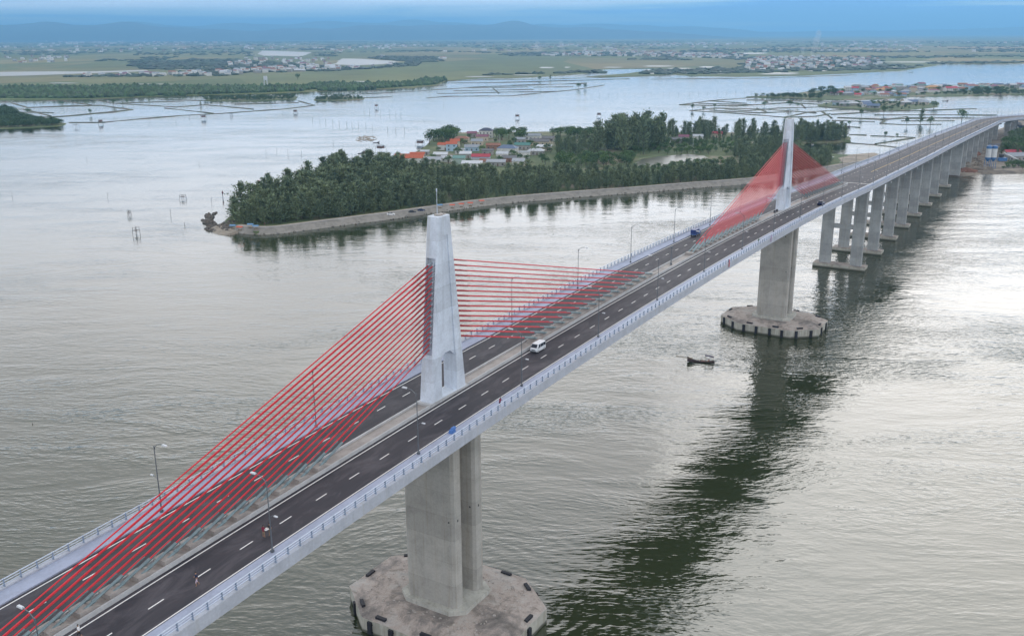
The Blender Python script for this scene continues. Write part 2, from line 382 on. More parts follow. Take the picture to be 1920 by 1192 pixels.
# ---------------------------------------------------------------- haze box
hb = MB(); hb.box(-34000, 34000, -2500, 39000, -3, 680)
hz = hb.build('haze', None)
hm = bpy.data.materials.new('haze_air'); hm.use_nodes = True; hm.node_tree.nodes.clear(); t = NT(hm.node_tree)
pv = t.n('ShaderNodeVolumePrincipled'); pv.inputs['Color'].default_value = (.25, .60, 1.0, 1); pv.inputs['Density'].default_value = 8.6e-5; pv.inputs['Anisotropy'].default_value = .5
ho = t.n('ShaderNodeOutputMaterial'); t.l(pv.outputs[0], ho.inputs['Volume']); hz.data.materials.append(hm)
tag(hz, 'pale blue haze filling the air over the lagoon', kind='stuff')

# ---------------------------------------------------------------- water, plain, mountains
mb = MB(); mb.add([(-33000, -2400, 0), (33000, -2400, 0), (33000, 38500, 0), (-33000, 38500, 0)], [(0, 1, 2, 3)])
tag(mb.build('water', M_water), 'grey green lagoon water with wind ripples', kind='structure')
shore = [(-40, 188), (60, 188), (160, 186), (310, 180), (400, 178), (500, 175.5), (567, 173), (640, 169), (770, 165.5), (815, 161), (836, 152), (900, 147.5), (960, 147), (1010, 144.5), (1060, 141.5),
         (1100, 138.5), (1112, 136), (1098, 132), (1150, 129.5), (1227, 129), (1215, 134), (1160, 140), (1100, 144.5), (1150, 144.5), (1260, 140), (1286, 142), (1380, 144), (1500, 142), (1594, 137.5), (1687, 133), (1744, 124.5), (1765, 120.5), (1840, 120), (1960, 119.5)]
far = wpoly(shore); far = far + [(30000, at(1960, 119.5)[1]), (32000, 38000), (-32000, 38000), (-32000, at(-40, 188)[1])]
land('field_plain', far, 1.0, M_plain, 'flat green and tan rice fields reaching to the hills', skirt=4, step=60, jit=6)
def patch(pxs, z=1.5, name='river_channel', label=None):
    p = ccw(wpoly(pxs, z)); m = bmesh.new(); vs = [m.verts.new((x, y, z)) for x, y in subdiv_poly(p, 60, 8)]
    es = [m.edges.new((vs[i], vs[(i + 1) % len(vs)])) for i in range(len(vs))]; bmesh.ops.triangle_fill(m, edges=es, use_beauty=True)
    m.normal_update()
    for f in m.faces:
        if f.normal.z < 0: f.normal_flip()
    me = bpy.data.meshes.new(name); m.to_mesh(me); m.free(); return tag(link(name, me, M_water2), label, kind='structure')
patch([(-40, 144), (-40, 136), (60, 134.5), (180, 134.2), (275, 131.5), (278, 133.5), (160, 138), (50, 142)], label='narrow river strip across the fields at the left edge')
patch([(483, 102), (490, 95.5), (520, 96), (585, 98.5), (578, 102), (560, 106.5), (520, 105), (492, 105)], label='pale river bend in the far fields left of centre')
patch([(626, 121), (640, 110), (668, 110.5), (705, 112.5), (752, 116.5), (715, 121), (660, 123)], label='wide pale river bend behind the fields')
patch([(455, 103.5), (470, 102), (482, 104), (470, 105.5)], label='small pond beside the far river bend')
for a in [(1010, 127, 30, 1.2), (1058, 126.5, 12, 1), (1205, 124.3, 60, 1.1), (1310, 126, 46, 1.3), (1336, 130.5, 50, 3), (1255, 133, 36, 1.2), (1474, 92.6, 40, .8), (1372, 100.3, 70, 1.2),
          (1512, 133, 40, .8), (1640, 116.7, 250, .8), (660, 153.2, 35, .8), (1200, 131.5, 60, .8), (796, 147, 22, 2.2), (1205, 137, 50, 1.5), (1310, 137.5, 60, 1.2), (1420, 139, 80, .8)]:
    x, y, wd, th = a; patch([(x, y), (x + wd * .2, y - th), (x + wd * .85, y - th * .8), (x + wd, y), (x + wd * .7, y + th), (x + wd * .2, y + th)], label='thin pale pond in the distant fields, one of several narrow strips')

for x, y, wd, th in [(1220, 135, 70, 2.2), (1330, 134.5, 60, 3), (1290, 131, 30, 1), (90, 156, 60, .7), (250, 158, 80, .6), (870, 144, 60, .8), (960, 141, 50, .7), (1130, 126.5, 40, .8), (1440, 137, 60, .9), (1250, 128.5, 50, 1), (1560, 124, 60, .8), (1660, 127, 50, 1), (330, 131, 40, .5), (560, 113, 40, .5)]:
    patch([(x, y), (x + wd * .3, y - th), (x + wd * .8, y - th * .7), (x + wd, y + th * .2), (x + wd * .6, y + th), (x + wd * .15, y + th * .8)], label='thin pale pond in the distant fields, one of several narrow strips')
def ridge(name, y0, x0, x1, prof, n, seed, label, wig):
    r = random.Random(seed); m = MB(); vs = []; rows = 7
    ph = [r.uniform(0, 6) for _ in range(9)]
    for j in range(rows):
        tt = j / (rows - 1)
        for i in range(n):
            a = i / (n - 1); x = x0 + (x1 - x0) * a
            h = np.interp(a, [p[0] for p in prof], [p[1] for p in prof])
            h *= 1 + wig * sum(math.sin(a * (9 + 17 * k) + ph[k]) / (1.2 + .8 * k) for k in range(7))
            hh = h * math.sin(tt * math.pi) ** .8
            hh *= 1 + .12 * math.sin(a * 70 + j * 2.2 + ph[6])
            vs.append((x, y0 + tt * 6000, max(-2, hh + r.uniform(-4, 4) * (tt > 0) * (tt < 1)) + 1))
    fs = [(j * n + i, j * n + i + 1, (j + 1) * n + i + 1, (j + 1) * n + i) for j in range(rows - 1) for i in range(n - 1)]
    m.add(vs, fs); o = m.build(name, M_mount); tag(o, label, kind='structure')
    for p in o.data.polygons: p.use_smooth = True
ridge('mountain_range', 17500, -13500, 4200, [(0, 250), (.22, 330), (.34, 270), (.45, 200), (.55, 240), (.66, 310), (.74, 300), (.84, 190), (.93, 120), (1, 20)], 120, 2, 'low blue mountain ridge on the left horizon', .12)
ridge('mountain_range', 26000, -22000, 8000, [(0, 400), (.3, 430), (.42, 360), (.55, 410), (.62, 440), (.72, 400), (.85, 330), (.93, 250), (1, 30)], 120, 5, 'faint higher mountain ridge behind the first one', .08)
ridge('mountain_range', 27000, 2000, 30000, [(0, 30), (.2, 120), (.5, 180), (.8, 160), (1, 120)], 90, 9, 'very faint low hills on the right horizon', .1)

# ---------------------------------------------------------------- the bridge frame
BX, BY, BAZ = -11.2129, 144.854, 1.02766
T2 = 195.44
PU = [-140, -100, -60, -20, 20, 60, 100, 140, 180, 220, 260, 280, 350, 430, 517, 600, 700, 800, 900, 1000, 1250]
PZ = [39.75 + .02771 * u - .00014 * u * u for u in PU[:12]] + [34.4, 31.8, 29.4, 26.8, 23.4, 20.0, 17.2, 15.2, 12.0]
PZ[11] = 36.6
from bisect import bisect_right
def dz(u):      # smooth cubic (Catmull-Rom) through the surveyed levels
    i = min(max(bisect_right(PU, u) - 1, 1), len(PU) - 3)
    x0, x1, x2, x3 = PU[i - 1:i + 3]; y0, y1, y2, y3 = PZ[i - 1:i + 3]; t = (u - x1) / (x2 - x1)
    m1 = (y2 - y0) / (x2 - x0) * (x2 - x1); m2 = (y3 - y1) / (x3 - x1) * (x2 - x1)
    return (2 * t ** 3 - 3 * t * t + 1) * y1 + (t ** 3 - 2 * t * t + t) * m1 + (-2 * t ** 3 + 3 * t * t) * y2 + (t ** 3 - t * t) * m2
CU, CR = 845., 262.
def P(u, v, h=0.0, absz=None):
    z = dz(u) + h if absz is None else absz
    if u <= CU: return (u, -v, z)
    th = (u - CU) / CR
    return (CU + math.sin(th) * (CR - v), -v * math.cos(th) - CR * (1 - math.cos(th)), z)
def heading(u): return 0 if u <= CU else -(u - CU) / CR
c_, s_ = math.cos(BAZ), math.sin(BAZ)
def Wd(u, v, z=0.0):
    q = P(u, v, absz=z); return (BX + q[0] * c_ - q[1] * s_, BY + q[0] * s_ + q[1] * c_, z)
def broot(name):
    return empty(name, (BX, BY, 0), BAZ)
def toB(o): o.location = (BX, BY, 0); o.rotation_euler = (0, 0, BAZ); return o
def stations(u0, u1, st):
    n = max(1, round((u1 - u0) / st)); return [u0 + (u1 - u0) * i / n for i in range(n + 1)]
def sweep(m, sec, u0, u1, st=6, mi=0, caps=True):
    """sec: function u -> list of (v, h) going round, or a fixed list"""
    us = stations(u0, u1, st); f = sec if callable(sec) else (lambda u: sec); vs = []; n = len(f(u0))
    for u in us: vs += [P(u, v, h) for v, h in f(u)]
    fs = [(i * n + k, (i + 1) * n + k, (i + 1) * n + (k + 1) % n, i * n + (k + 1) % n) for i in range(len(us) - 1) for k in range(n)]
    if caps: fs += [tuple(range(n)), tuple((len(us) - 1) * n + k for k in range(n))[::-1]]
    return m.add(vs, fs, mi)
U0, UJ, UE = -128., 291., 1080.
def sheet(m, v0, v1, h, u0, u1, st=6, mi=0):
    us = stations(u0, u1, st); vs = []
    for u in us: vs += [P(u, v0, h), P(u, v1, h)]
    return m.add(vs, [(2 * i, 2 * i + 1, 2 * i + 3, 2 * i + 2) for i in range(len(us) - 1)], mi)

deck = broot('bridge_deck'); tag(deck, 'long concrete bridge deck crossing the lagoon on tall piers', 'bridge')
def depth(u):
    d = 2.2
    for c in (0, T2): d += 2.6 * max(0, 1 - abs(u - c) / 55) ** 1.6
    return d
mb = MB(); sweep(mb, lambda u: [(11.7, -.30), (11.7, -.62), (6.2, -1.05), (5.2, -depth(u)), (-5.2, -depth(u)), (-6.2, -1.05), (-11.7, -.62), (-11.7, -.30)], U0, UJ - .15, 5)
mb.build('box_girder', M_girder, deck)
mb = MB(); sweep(mb, [(11.7, -.30), (11.7, -.62), (-11.7, -.62), (-11.7, -.30)], UJ + .15, UE, 8); mb.build('deck_slab', M_girder, deck)
PIERS = [292, 327, 363, 398, 434, 471, 508, 550, 603, 640, 677, 714, 751, 788, 826, 866, 910, 955, 1000, 1045]
for v in (-9.6, -4.8, 0, 4.8, 9.6):
    mb = MB(); sweep(mb, [(v + .45, -.63), (v + .45, -.9), (v + .2, -1.0), (v + .2, -1.9), (v + .4, -2.1), (v - .4, -2.1), (v - .2, -1.9), (v - .2, -1.0), (v - .45, -.9), (v - .45, -.63)], UJ + .4, UE, 12)
    mb.build('girder', M_girder, deck)
for s in (1, -1):
    mb = MB(); sec = [(s * 11.45, -.30), (s * 11.45, .42), (s * 12.0, .42), (s * 12.0, -1.15), (s * 11.702, -1.15)]
    sweep(mb, sec if s > 0 else sec[::-1], U0, UE, 6); mb.build('edge_beam', M_deck, deck)
# expansion joints
for u in (UJ,):
    mb = MB(); sheet(mb, -9.1, 9.1, .012, u - .35, u + .35, .7); mb.build('expansion_joint', M_white, deck)
for u in (508, 750):
    mb = MB(); sheet(mb, -9.1, 9.1, .012, u - .25, u + .25, .5); mb.build('expansion_joint', M_median, deck)
# median
for a, b in ((U0, -5.35), (5.35, T2 - 5.35), (T2 + 5.35, 286)):
    for s in (1, -1):
        mb = MB(); sec = [(s * 1.12, -.25), (s * 1.12, .50), (s * 1.34, .50), (s * 1.40, -.25)]
        sweep(mb, sec[::-1] if s > 0 else sec, a, b, 6); mb.build('median_kerb', M_median, deck)
    mb = MB(); sweep(mb, [(-1.118, -.2), (-1.118, .18), (1.118, .18), (1.118, -.2)], a, b, 6); mb.build('median_fill', M_medfill, deck)
NC = 16; AN = [30.0 + i * (84.8 - 30.0) / (NC - 1) for i in range(NC)]; HN = [9.3 + i * (22.3 - 9.3) / (NC - 1) for i in range(NC)]
blk = None
for c in (0, T2):
    for s in (1, -1):
        for i in range(NC):
            ua = c + s * AN[i]; z0 = .19
            mb = MB(); x0, x1 = -s * 1.9, s * 1.0
            # wedge block that tilts towards the pylon
            for vv in (-.85, .85):
                pass
            A = [P(ua + x0, -.98, z0), P(ua + x1, -.98, z0), P(ua + x1, -.98, .85), P(ua + x0 * .2, -.98, .85)]
            B = [P(ua + x0, .98, z0), P(ua + x1, .98, z0), P(ua + x1, .98, .85), P(ua + x0 * .2, .98, .85)]
            fs = [(0, 1, 2, 3), (7, 6, 5, 4), (0, 4, 5, 1), (1, 5, 6, 2), (2, 6, 7, 3), (3, 7, 4, 0)]
            mb.add(A + B, fs if s < 0 else [f[::-1] for f in fs]); mb.build('anchor_block', M_medfill, deck)

road = toB(bpy.data.objects.new('road', MB().mesh('road'))); bpy.data.objects.remove(road)
mb = MB()
for s in (1, -1):
    a = [(s * 1.41, s * 9.15)][0]; v0, v1 = (a[0], a[1]) if s > 0 else (a[1], a[0])
    sheet(mb, v0, v1, 0, U0, 287, 5)
sheet(mb, -9.15, 9.15, 0, 287, UE, 6)
mb.add([P(u, v, -.004) for u in (286, 287.5) for v in (-1.5, 1.5)], [(0, 1, 3, 2)])
road = toB(mb.build('road', M_asph)); tag(road, 'dark asphalt dual carriageway running along the bridge', kind='structure')
for s in (1, -1):
    for k in range(148):
        u = -108.5 + 6.55 * k
        if u > 860: break
        if s > 0: pass
        mb = MB(); sheet(mb, s * 5.5 - .08, s * 5.5 + .08, .006, u, u + 2.05, 2.05); mb.build('lane_dash', M_white, road)
    mb = MB(); sheet(mb, s * 2.0 - .09, s * 2.0 + .09, .006, U0, 283, 6); mb.build('edge_line', M_white, road)
    mb = MB(); sheet(mb, s * 8.7 - .08, s * 8.7 + .08, .006, U0, UE, 6); mb.build('edge_line', M_white, road)
mb = MB(); sheet(mb, -.12, .12, .006, 340, UE, 6); mb.build('centre_line', M_yellow, road)
for s in (1, -1):
    mb = MB(); sec = [(s * 9.15, -.28), (s * 9.15, .2), (s * 11.448, .22), (s * 11.448, -.28)]
    sweep(mb, sec if s < 0 else sec[::-1], U0, UE, 6); o = toB(mb.build('pavement', M_walk))
    tag(o, 'raised pale footway on the %s side of the bridge' % ('near right' if s > 0 else 'far left'), kind='structure')

# railings
def railing(s, label):
    r = broot('bridge_railing'); tag(r, label, 'railing', 'railings along the two edges of the bridge')
    for h, rad in ((.70, .055), (1.0, .055), (1.32, .075)):
        mb = MB(); us = stations(U0, UE, 8); mb.tube([P(u, s * 11.68, h) for u in us], rad, 5); mb.build('rail', M_rail, r)
    pm = MB(); pm.box(-.05, .05, -.16, .16, .42, .60); pm.box(-.045, .045, -.12, .10, .60, 1.36)
    pme = pm.mesh('railing_post'); pme.materials.append(M_postc); rest = MB()
    for k in range(604):
        u = -118 + 2.0 * k
        if u > UE: break
        q = P(u, s * 11.70)
        if k < 300:
            o = bpy.data.objects.new('post', pme); COL.objects.link(o); o.parent = r; o.location = q; o.rotation_euler = (0, 0, heading(u) + (0 if s < 0 else math.pi))
        else:
            rest.box(q[0] - .05, q[0] + .05, q[1] - .1, q[1] + .1, q[2] + .42, q[2] + 1.33)
    o = rest.build('far_posts', M_postc, r); o['kind'] = 'stuff'
railing(1, 'steel railing along the near right edge of the bridge, beside the open water')
railing(-1, 'steel railing along the far left edge of the bridge, behind the red cables')

# ---------------------------------------------------------------- pylons
def octo(a, b, c, cy=0): return [(-a, -b + c), (-a + c, -b), (a - c, -b), (a, -b + c), (a, b - c), (a - c, b), (-a + c, b), (-a, b - c)]
PH = 29.5
def au(z): return 4.95 + (1.62 - 4.95) * z / PH
def pylon_mesh():
    mb = MB(); mb.prism(octo(au(-.3), 1.28, .32), -.3, PH, 0, octo(au(PH), 1.15, .32)); base = mb.build('tmp_a', M_pyl)
    cuts = []
    # arch through the foot
    m = MB(); pr = [(-2.15, .55), (2.1, .55), (2.0, 6.6), (.7, 7.6), (-.7, 7.6), (-2.0, 6.6)]
    n = len(pr); m.add([(x, -3, z) for x, z in pr] + [(x, 3, z) for x, z in pr], [tuple(range(n)), tuple(range(2 * n - 1, n - 1, -1))] + [(i, n + i, n + (i + 1) % n, (i + 1) % n) for i in range(n)])
    cuts.append(m.build('tmp_b', M_pyl))
    for s in (1, -1):   # shallow channel up each broad face
        m = MB(); pr = [(-2.0, 6.4), (2.0, 6.4), (.62, 26.5), (-.62, 26.5)]; y0, y1 = (1.0, 3) if s > 0 else (-3, -1.0)
        m.add([(x, y0, z) for x, z in pr] + [(x, y1, z) for x, z in pr], [(0, 1, 2, 3), (7, 6, 5, 4), (0, 4, 5, 1), (1, 5, 6, 2), (2, 6, 7, 3), (3, 7, 4, 0)])
        cuts.append(m.build('tmp_c', M_pyl))
        m = MB()        # slot for the cables in each narrow face
        za, zb = 8.0, 23.2; d = .75
        pr = [(s * (au(za) - d), za), (s * 6.5, za), (s * 6.5, zb), (s * (au(zb) - d), zb)]
        m.add([(x, -.86, z) for x, z in pr] + [(x, .86, z) for x, z in pr], [(0, 1, 2, 3), (7, 6, 5, 4), (0, 4, 5, 1), (1, 5, 6, 2), (2, 6, 7, 3), (3, 7, 4, 0)])
        cuts.append(m.build('tmp_d', M_pyl))
    for o in cuts:
        bm = bmesh.new(); bm.from_mesh(o.data); bmesh.ops.recalc_face_normals(bm, faces=bm.faces); bm.to_mesh(o.data); bm.free()
        md = base.modifiers.new('b', 'BOOLEAN'); md.object = o; md.operation = 'DIFFERENCE'; md.solver = 'EXACT'
    bm = bmesh.new(); bm.from_mesh(base.data); bmesh.ops.recalc_face_normals(bm, faces=bm.faces); bm.to_mesh(base.data); bm.free()
    dg = bpy.context.evaluated_depsgraph_get(); me = bpy.data.meshes.new_from_object(base.evaluated_get(dg)); me.name = 'pylon_shaft'
    for o in cuts + [base]: bpy.data.objects.remove(o)
    return me
PME = pylon_mesh(); PME.materials.clear(); PME.materials.append(M_pyl)
def pylon(c, label, idx):
    r = empty('pylon', Wd(c, 0, dz(c)), BAZ); tag(r, label, 'pylon', 'tapered white pylons of the cable-stayed bridge')
    link('shaft', PME, None, r)
    mb = MB(); sl_ = (dz(c + 6) - dz(c - 6)) / 12; mb.box(-5.5, 5.5, -1.42, 1.42, -.8, .42); mb.build('plinth', M_median, r)
    mb = MB(); mb.tube([(0, .25, PH), (0, .25, PH + 3.6)], [.06, .04], 6); mb.tube([(0, .25, PH + 3.6), (0, .25, PH + 4.1)], .11, 6); mb.build('lightning_rod', M_rail, r)
    mb = MB(); mb.tube([(.0, 0, PH), (0, 0, PH + .18)], .7, 10); mb.box(.9, 1.3, -.5, .5, PH, PH + .15); mb.build('roof_hatch', M_cap, r)
    for s in (1, -1):
        # two parallel rows of stays
        for i in range(NC):
            hz_ = HN[i]; top = Vector((s * (au(hz_) - .78), 0, hz_))
            ua = c + s * AN[i]; q = P(ua, 0, .75); an = Vector((q[0] - c, 0, q[2] - dz(c)))
            d = (top - an).normalized(); Lc = (top - an).length
            for y in (.42, -.42):
                yo = Vector((0, y, 0)); ya = Vector((0, y * 1.15, 0))
                a_, t_ = an + ya, top + yo; dd = (t_ - a_).normalized()
                cab = MB(); cab.tube([a_ + dd * 4.6, t_ - dd * .5], .088 if c == 0 else .085, 6); co = cab.build('stay_cable', M_red, r)
                sk = MB(); sk.tube([t_ - dd * 5.2, t_ - dd * .55], .12, 7); sk.build('red_socket', M_red2, co)
                sv_ = MB(); sv_.tube([a_ - dd * .4, a_ + dd * 5.0], .17, 8); sv_.tube([a_ + dd * .9, a_ + dd * 1.3], .23, 8); sv_.build('steel_sleeve', M_sleeve, co)
                cn = MB(); cn.tube([t_ - dd * 1.0, t_ + dd * .05], [.17, .27], 8); cn.build('anchor_cone', M_cone, co)
    return r
pylon(0, 'tall near white pylon with red cables and a lightning rod', 0)
pylon(T2, 'smaller distant white pylon in front of the green island', 1)

# ---------------------------------------------------------------- main river piers
def main_pier(c, label):
    r = empty('river_pier', Wd(c, 0, 0), BAZ); tag(r, label, 'pier', 'twin-walled piers under the two pylons')
    ztop = dz(c) - depth(c) + .3
    for x in (-3.85, 2.35):
        mb = MB(); mb.prism([(x - 1.25 + px, py) for px, py in ((.0, -4.4), (.35, -4.95), (2.15, -4.95), (2.5, -4.4), (2.5, 4.4), (2.15, 4.95), (.35, 4.95), (0, 4.4))], 4.28, ztop)
        wl = mb.build('pier_wall', M_pier, r)
        mb = MB()
        for (yy, zz) in ((-3.0, ztop - 3.6), (-4.0, 20.), (3.2, ztop - 3.5)):
            mb.box(x - 1.27, x - 1.20, yy - .14, yy + .14, zz, zz + .3)
        mb.box(x - .2, x + .1, -4.97, -4.9, 20, 20.4)
        mb.build('tie_holes', M_dark, wl)
    mb = MB(); mb.prism([(-6.3, -4.4), (-4.6, -6.6), (3.1, -6.6), (4.8, -4.4), (4.8, 4.4), (3.1, 6.6), (-4.6, 6.6), (-6.3, 4.4)], 2.6, 4.3); mb.build('plinth', M_capside, r)
    # cap: an eight-sided raft whose top falls away to a lower rim
    def oc(a, b, ch): return [(-a, -b + ch), (-a + ch * .8, -b), (a - ch * .8, -b), (a, -b + ch), (a, b - ch), (a - ch * .8, b), (-a + ch * .8, b), (-a, b - ch)]
    out = [(x - .8, y) for x, y in oc(12.1, 16.6, 7.8)]; inn = [(x - .8, y) for x, y in oc(8.6, 13.0, 5.6)]
    bm = bmesh.new()
    def ring(pts, z): return [bm.verts.new((x, y, z)) for x, y in pts]
    def fine(pts, k=7): return [tuple(Vector(pts[i]).lerp(Vector(pts[(i + 1) % 8]), j / k)) for i in range(8) for j in range(k)]
    jr = random.Random(4); out2, inn2 = fine(out), fine(inn); N = len(out2); mid = [((a[0] * .45 + b[0] * .55), (a[1] * .45 + b[1] * .55)) for a, b in zip(out2, inn2)]
    def jit(pts, s): return [(x + jr.uniform(-s, s), y + jr.uniform(-s, s)) for x, y in pts]
    r0, r1, rm, r2 = ring(out2, -2), ring(jit(out2, .10), 2.7), ring(jit(mid, .25), 3.2), ring(jit(inn2, .22), 3.55)
    for v_ in rm + r2: v_.co.z += jr.uniform(-.10, .10)
    for a, b in ((r0, r1), (r1, rm), (rm, r2)):
        for i in range(N): f = bm.faces.new((a[i], a[(i + 1) % N], b[(i + 1) % N], b[i])); f.material_index = 1 if a is r0 else 0
    bm.faces.new(r2)
    me = bpy.data.meshes.new('pile_cap'); bm.to_mesh(me); bm.free(); link('pile_cap', me, [M_raft, M_tide], r)
    # rubber fenders
    n = 8; out = oc(12.1, 16.6, 7.8); out = [(x - .8, y) for x, y in out]
    for i in range(n):
        a, b = Vector(out[i]), Vector(out[(i + 1) % n]); L = (b - a).length; k = (1 if c == 0 else 2) if L < 14 else 4
        if i in (4, 5, 6) and c == 0: pass
        d = (b - a).normalized(); nn = Vector((d.y, -d.x))
        for j in range(k):
            q = a + d * (L * (j + .5) / k + random.uniform(-.4, .4)); ang = math.atan2(d.y, d.x)
            Mx = Matrix.Translation((q.x + nn.x * .2, q.y + nn.y * .2, 0)) @ Matrix.Rotation(ang, 4, 'Z')
            mb = MB(); mb.box(-.42, .42, -.2, .2, .15, 2.5, M=Mx); mb.box(-.5, .5, -.12, .28, .5, .7, M=Mx); mb.box(-.5, .5, -.12, .28, 1.9, 2.1, M=Mx); mb.build('fender', M_rub, r)
            if j % 2 == 0:
                Mx2 = Matrix.Translation((q.x - nn.x * .9 + d.x * 1.6, q.y - nn.y * .9 + d.y * 1.6, 2.88)) @ Matrix.Rotation(ang, 4, 'Z')
                mb = MB(); mb.box(-1.0, 1.0, -.3, .3, -.05, .42, M=Mx2); mb.build('fender_block', M_rub, r)
    return r
main_pier(0, 'near twin-walled concrete pier on a stained eight-sided raft')
main_pier(T2, 'second twin-walled pier on an eight-sided raft with black fenders')
# rubble and litter on the near raft
rb = random.Random(5); mb = MB()
for k in range(260):
    a = rb.uniform(0, 6.28); x, y = rb.uniform(-9, 7), rb.uniform(-12, 12)
    if -7 < x < 5.4 and abs(y) < 7.2: continue
    s = rb.uniform(.06, .28); Mx = Matrix.Translation((x, y, 3.52)) @ Matrix.Rotation(a, 4, 'Z') @ Matrix.Rotation(rb.uniform(-.4, .4), 4, 'X')
    mb.box(-s, s, -s * rb.uniform(.3, 1), s * .8, -.05, s * .7, M=Mx, taper=.7)
o = mb.build('rubble', M_cap); o.location = Wd(0, 0, 0); o.rotation_euler = (0, 0, BAZ); tag(o, 'small concrete rubble scattered over the near pier raft', 'rubble', kind='stuff')

# approach piers
ORD = ['first', 'second', 'third', 'fourth', 'fifth', 'sixth', 'seventh', 'eighth', 'ninth', 'tenth', 'eleventh', 'twelfth', 'thirteenth', 'fourteenth', 'fifteenth', 'sixteenth', 'seventeenth', 'eighteenth', 'nineteenth', 'twentieth']
ORD += ['twenty-' + x for x in ORD[:9]] + ['thirtieth'] + ['thirty-' + x for x in ORD[:9]]
for i, u in enumerate(PIERS):
    landp = u > 580; q = Wd(u, 0, 0); r = empty('approach_pier', q, BAZ + heading(u))
    tag(r, '%s approach pier beyond the far pylon, twin legs %s' % (ORD[i], 'on bare ground' if landp else 'rising from the water'), 'pier', 'approach piers beyond the far pylon')
    top = dz(u) - (2.15 if i else 2.3); z0 = 1.6 if not landp else 1.0
    wide = 2.35 if i != 8 else 3.4
    for s in (1, -1):
        mb = MB(); a, b = (1.15, wide) if i == 0 else (.95, wide)
        mb.prism([(-a, s * 6.4 - b + .25), (-a + .25, s * 6.4 - b), (a - .25, s * 6.4 - b), (a, s * 6.4 - b + .25), (a, s * 6.4 + b - .25), (a - .25, s * 6.4 + b), (-a + .25, s * 6.4 + b), (-a, s * 6.4 + b - .25)], z0, top - 1.5 if i else top - 1.2)
        mb.build('leg', M_pierlight, r)
    mb = MB()
    if i == 0: mb.box(-1.25, 1.25, -9.2, 9.2, top - 1.2, top)
    else:
        sec = [(-9.0, -1.5), (9.0, -1.5), (11.3, -.7), (11.3, 0), (-11.3, 0), (-11.3, -.7)]
        mb.add([(-1.05, y, top + z) for y, z in sec] + [(1.05, y, top + z) for y, z in sec], [tuple(range(6))[::-1], tuple(range(6, 12))] + [(k, (k + 1) % 6, 6 + (k + 1) % 6, 6 + k) for k in range(6)])
    mb.build('cross_head', M_pierlight, r)
    if i < 8:
        mid = z0 + (top - z0) * .5
        mb = MB(); mb.box(-.75, .75, -4.3, 4.3, mid - .9, mid + .9); mb.build('cross_beam', M_pierlight, r)
        mb = MB(); mb.prism([(-3.2, -10.7), (3.2, -10.7), (3.2, 10.7), (-3.2, 10.7)], -2, 1.6, 0, topmi=1); mb.build('pile_cap', [M_tide, M_raft], r)

# ---------------------------------------------------------------- street lamps on the bridge
def lamp_proto():
    r = empty('street_lamp')
    mb = MB(); mb.box(-.17, .17, -.17, .17, .0, .35); mb.build('base_plate', M_pole, r)
    mb = MB(); mb.tube([(0, 0, .4), (0, 0, 4.5), (0, 0, 9.1)], [.085, .065, .05], 8); mb.build('pole', M_pole, r)
    mb = MB(); mb.tube([(0, 0, 8.5), (0, .25, 9.1), (0, .9, 9.5), (0, 1.7, 9.62)], [.05, .05, .045, .04], 6); mb.build('arm', M_pole, r)
    mb = MB(); mb.box(-.15, .15, 1.6, 2.45, 9.52, 9.68, taper=.8); mb.build('lamp_head', M_lumi, r)
    mb = MB(); mb.tube([(0, 0, 4.5), (0, -.5, 4.85), (0, -.8, 4.9)], .04, 6); mb.build('side_arm', M_pole, r)
    mb = MB(); mb.box(-.12, .12, -1.3, -.75, 4.84, 4.96, taper=.8); mb.build('small_lamp_head', M_lumi, r)
    return r
lp = lamp_proto(); first = True
for s, nm in ((1, 'right'), (-1, 'left')):
    for k in range(-2, 36):
        u = -48.35 + 28.61 * k
        o = lp if first else copy_tree(lp); first = False
        q = Wd(u, s * 9.55, dz(u) + .2); o.location = q
        # arm reaches over the road
        o.rotation_euler = (0, 0, BAZ + heading(u) + (0 if s > 0 else math.pi))
        tag(o, 'double-headed street lamp, %s from the bottom of the picture on the %s footway' % (ORD[k + 2], nm), 'street lamp', 'street lamps along both bridge footways')

# ---------------------------------------------------------------- islands and banks
south = [(428, 436), (445, 441), (475, 444), (520, 440), (590, 430), (660, 421), (730, 412), (800, 402), (900, 387), (1000, 377), (1100, 369), (1200, 362), (1300, 353), (1400, 346), (1470, 338), (1560, 322), (1640, 308)]
north = [(1662, 296), (1640, 292), (1590, 293), (1545, 291), (1500, 284), (1490, 275), (1510, 268), (1560, 268), (1592, 266), (1592, 259), (1540, 253), (1450, 251), (1350, 251), (1250, 250), (1160, 250), (1120, 246), (1100, 250), (1040, 249), (985, 250), (930, 250),
         (860, 251), (815, 259), (800, 275), (775, 290), (738, 297), (735, 307), (700, 315), (650, 322), (600, 335), (540, 352), (490, 372), (450, 395), (432, 410), (420, 424)]
isl = [Vector(at(x, y, 0)) for x, y in south]
isl = [(p.x + n.x * 7.5, p.y + n.y * 7.5) for p, n in zip(isl, [(lambda d: Vector((-d.y, d.x)))((Vector(at(*south[min(i + 1, len(south) - 1)], 0)) - Vector(at(*south[max(i - 1, 0)], 0))).normalized()) for i in range(len(south))])] + wpoly(north, 0)
land('green_island', isl, 1.3, M_isl, 'long green wooded island behind the near pylon', skirt=3, step=12, jit=1.2)
land('sand_spit', wpoly([(398, 430), (410, 437), (432, 441), (446, 436), (440, 418), (432, 412), (418, 420)]), 1.0, M_sand, 'small sandy spit at the left tip of the island', skirt=3, step=6, jit=.8)
land('sand_beach', wpoly([(1590, 318), (1640, 309), (1668, 300), (1640, 290), (1600, 293), (1572, 300)]), 1.6, M_sand, 'pale sand flat beside the bridge behind the far red cables', skirt=3, step=6, jit=.8)
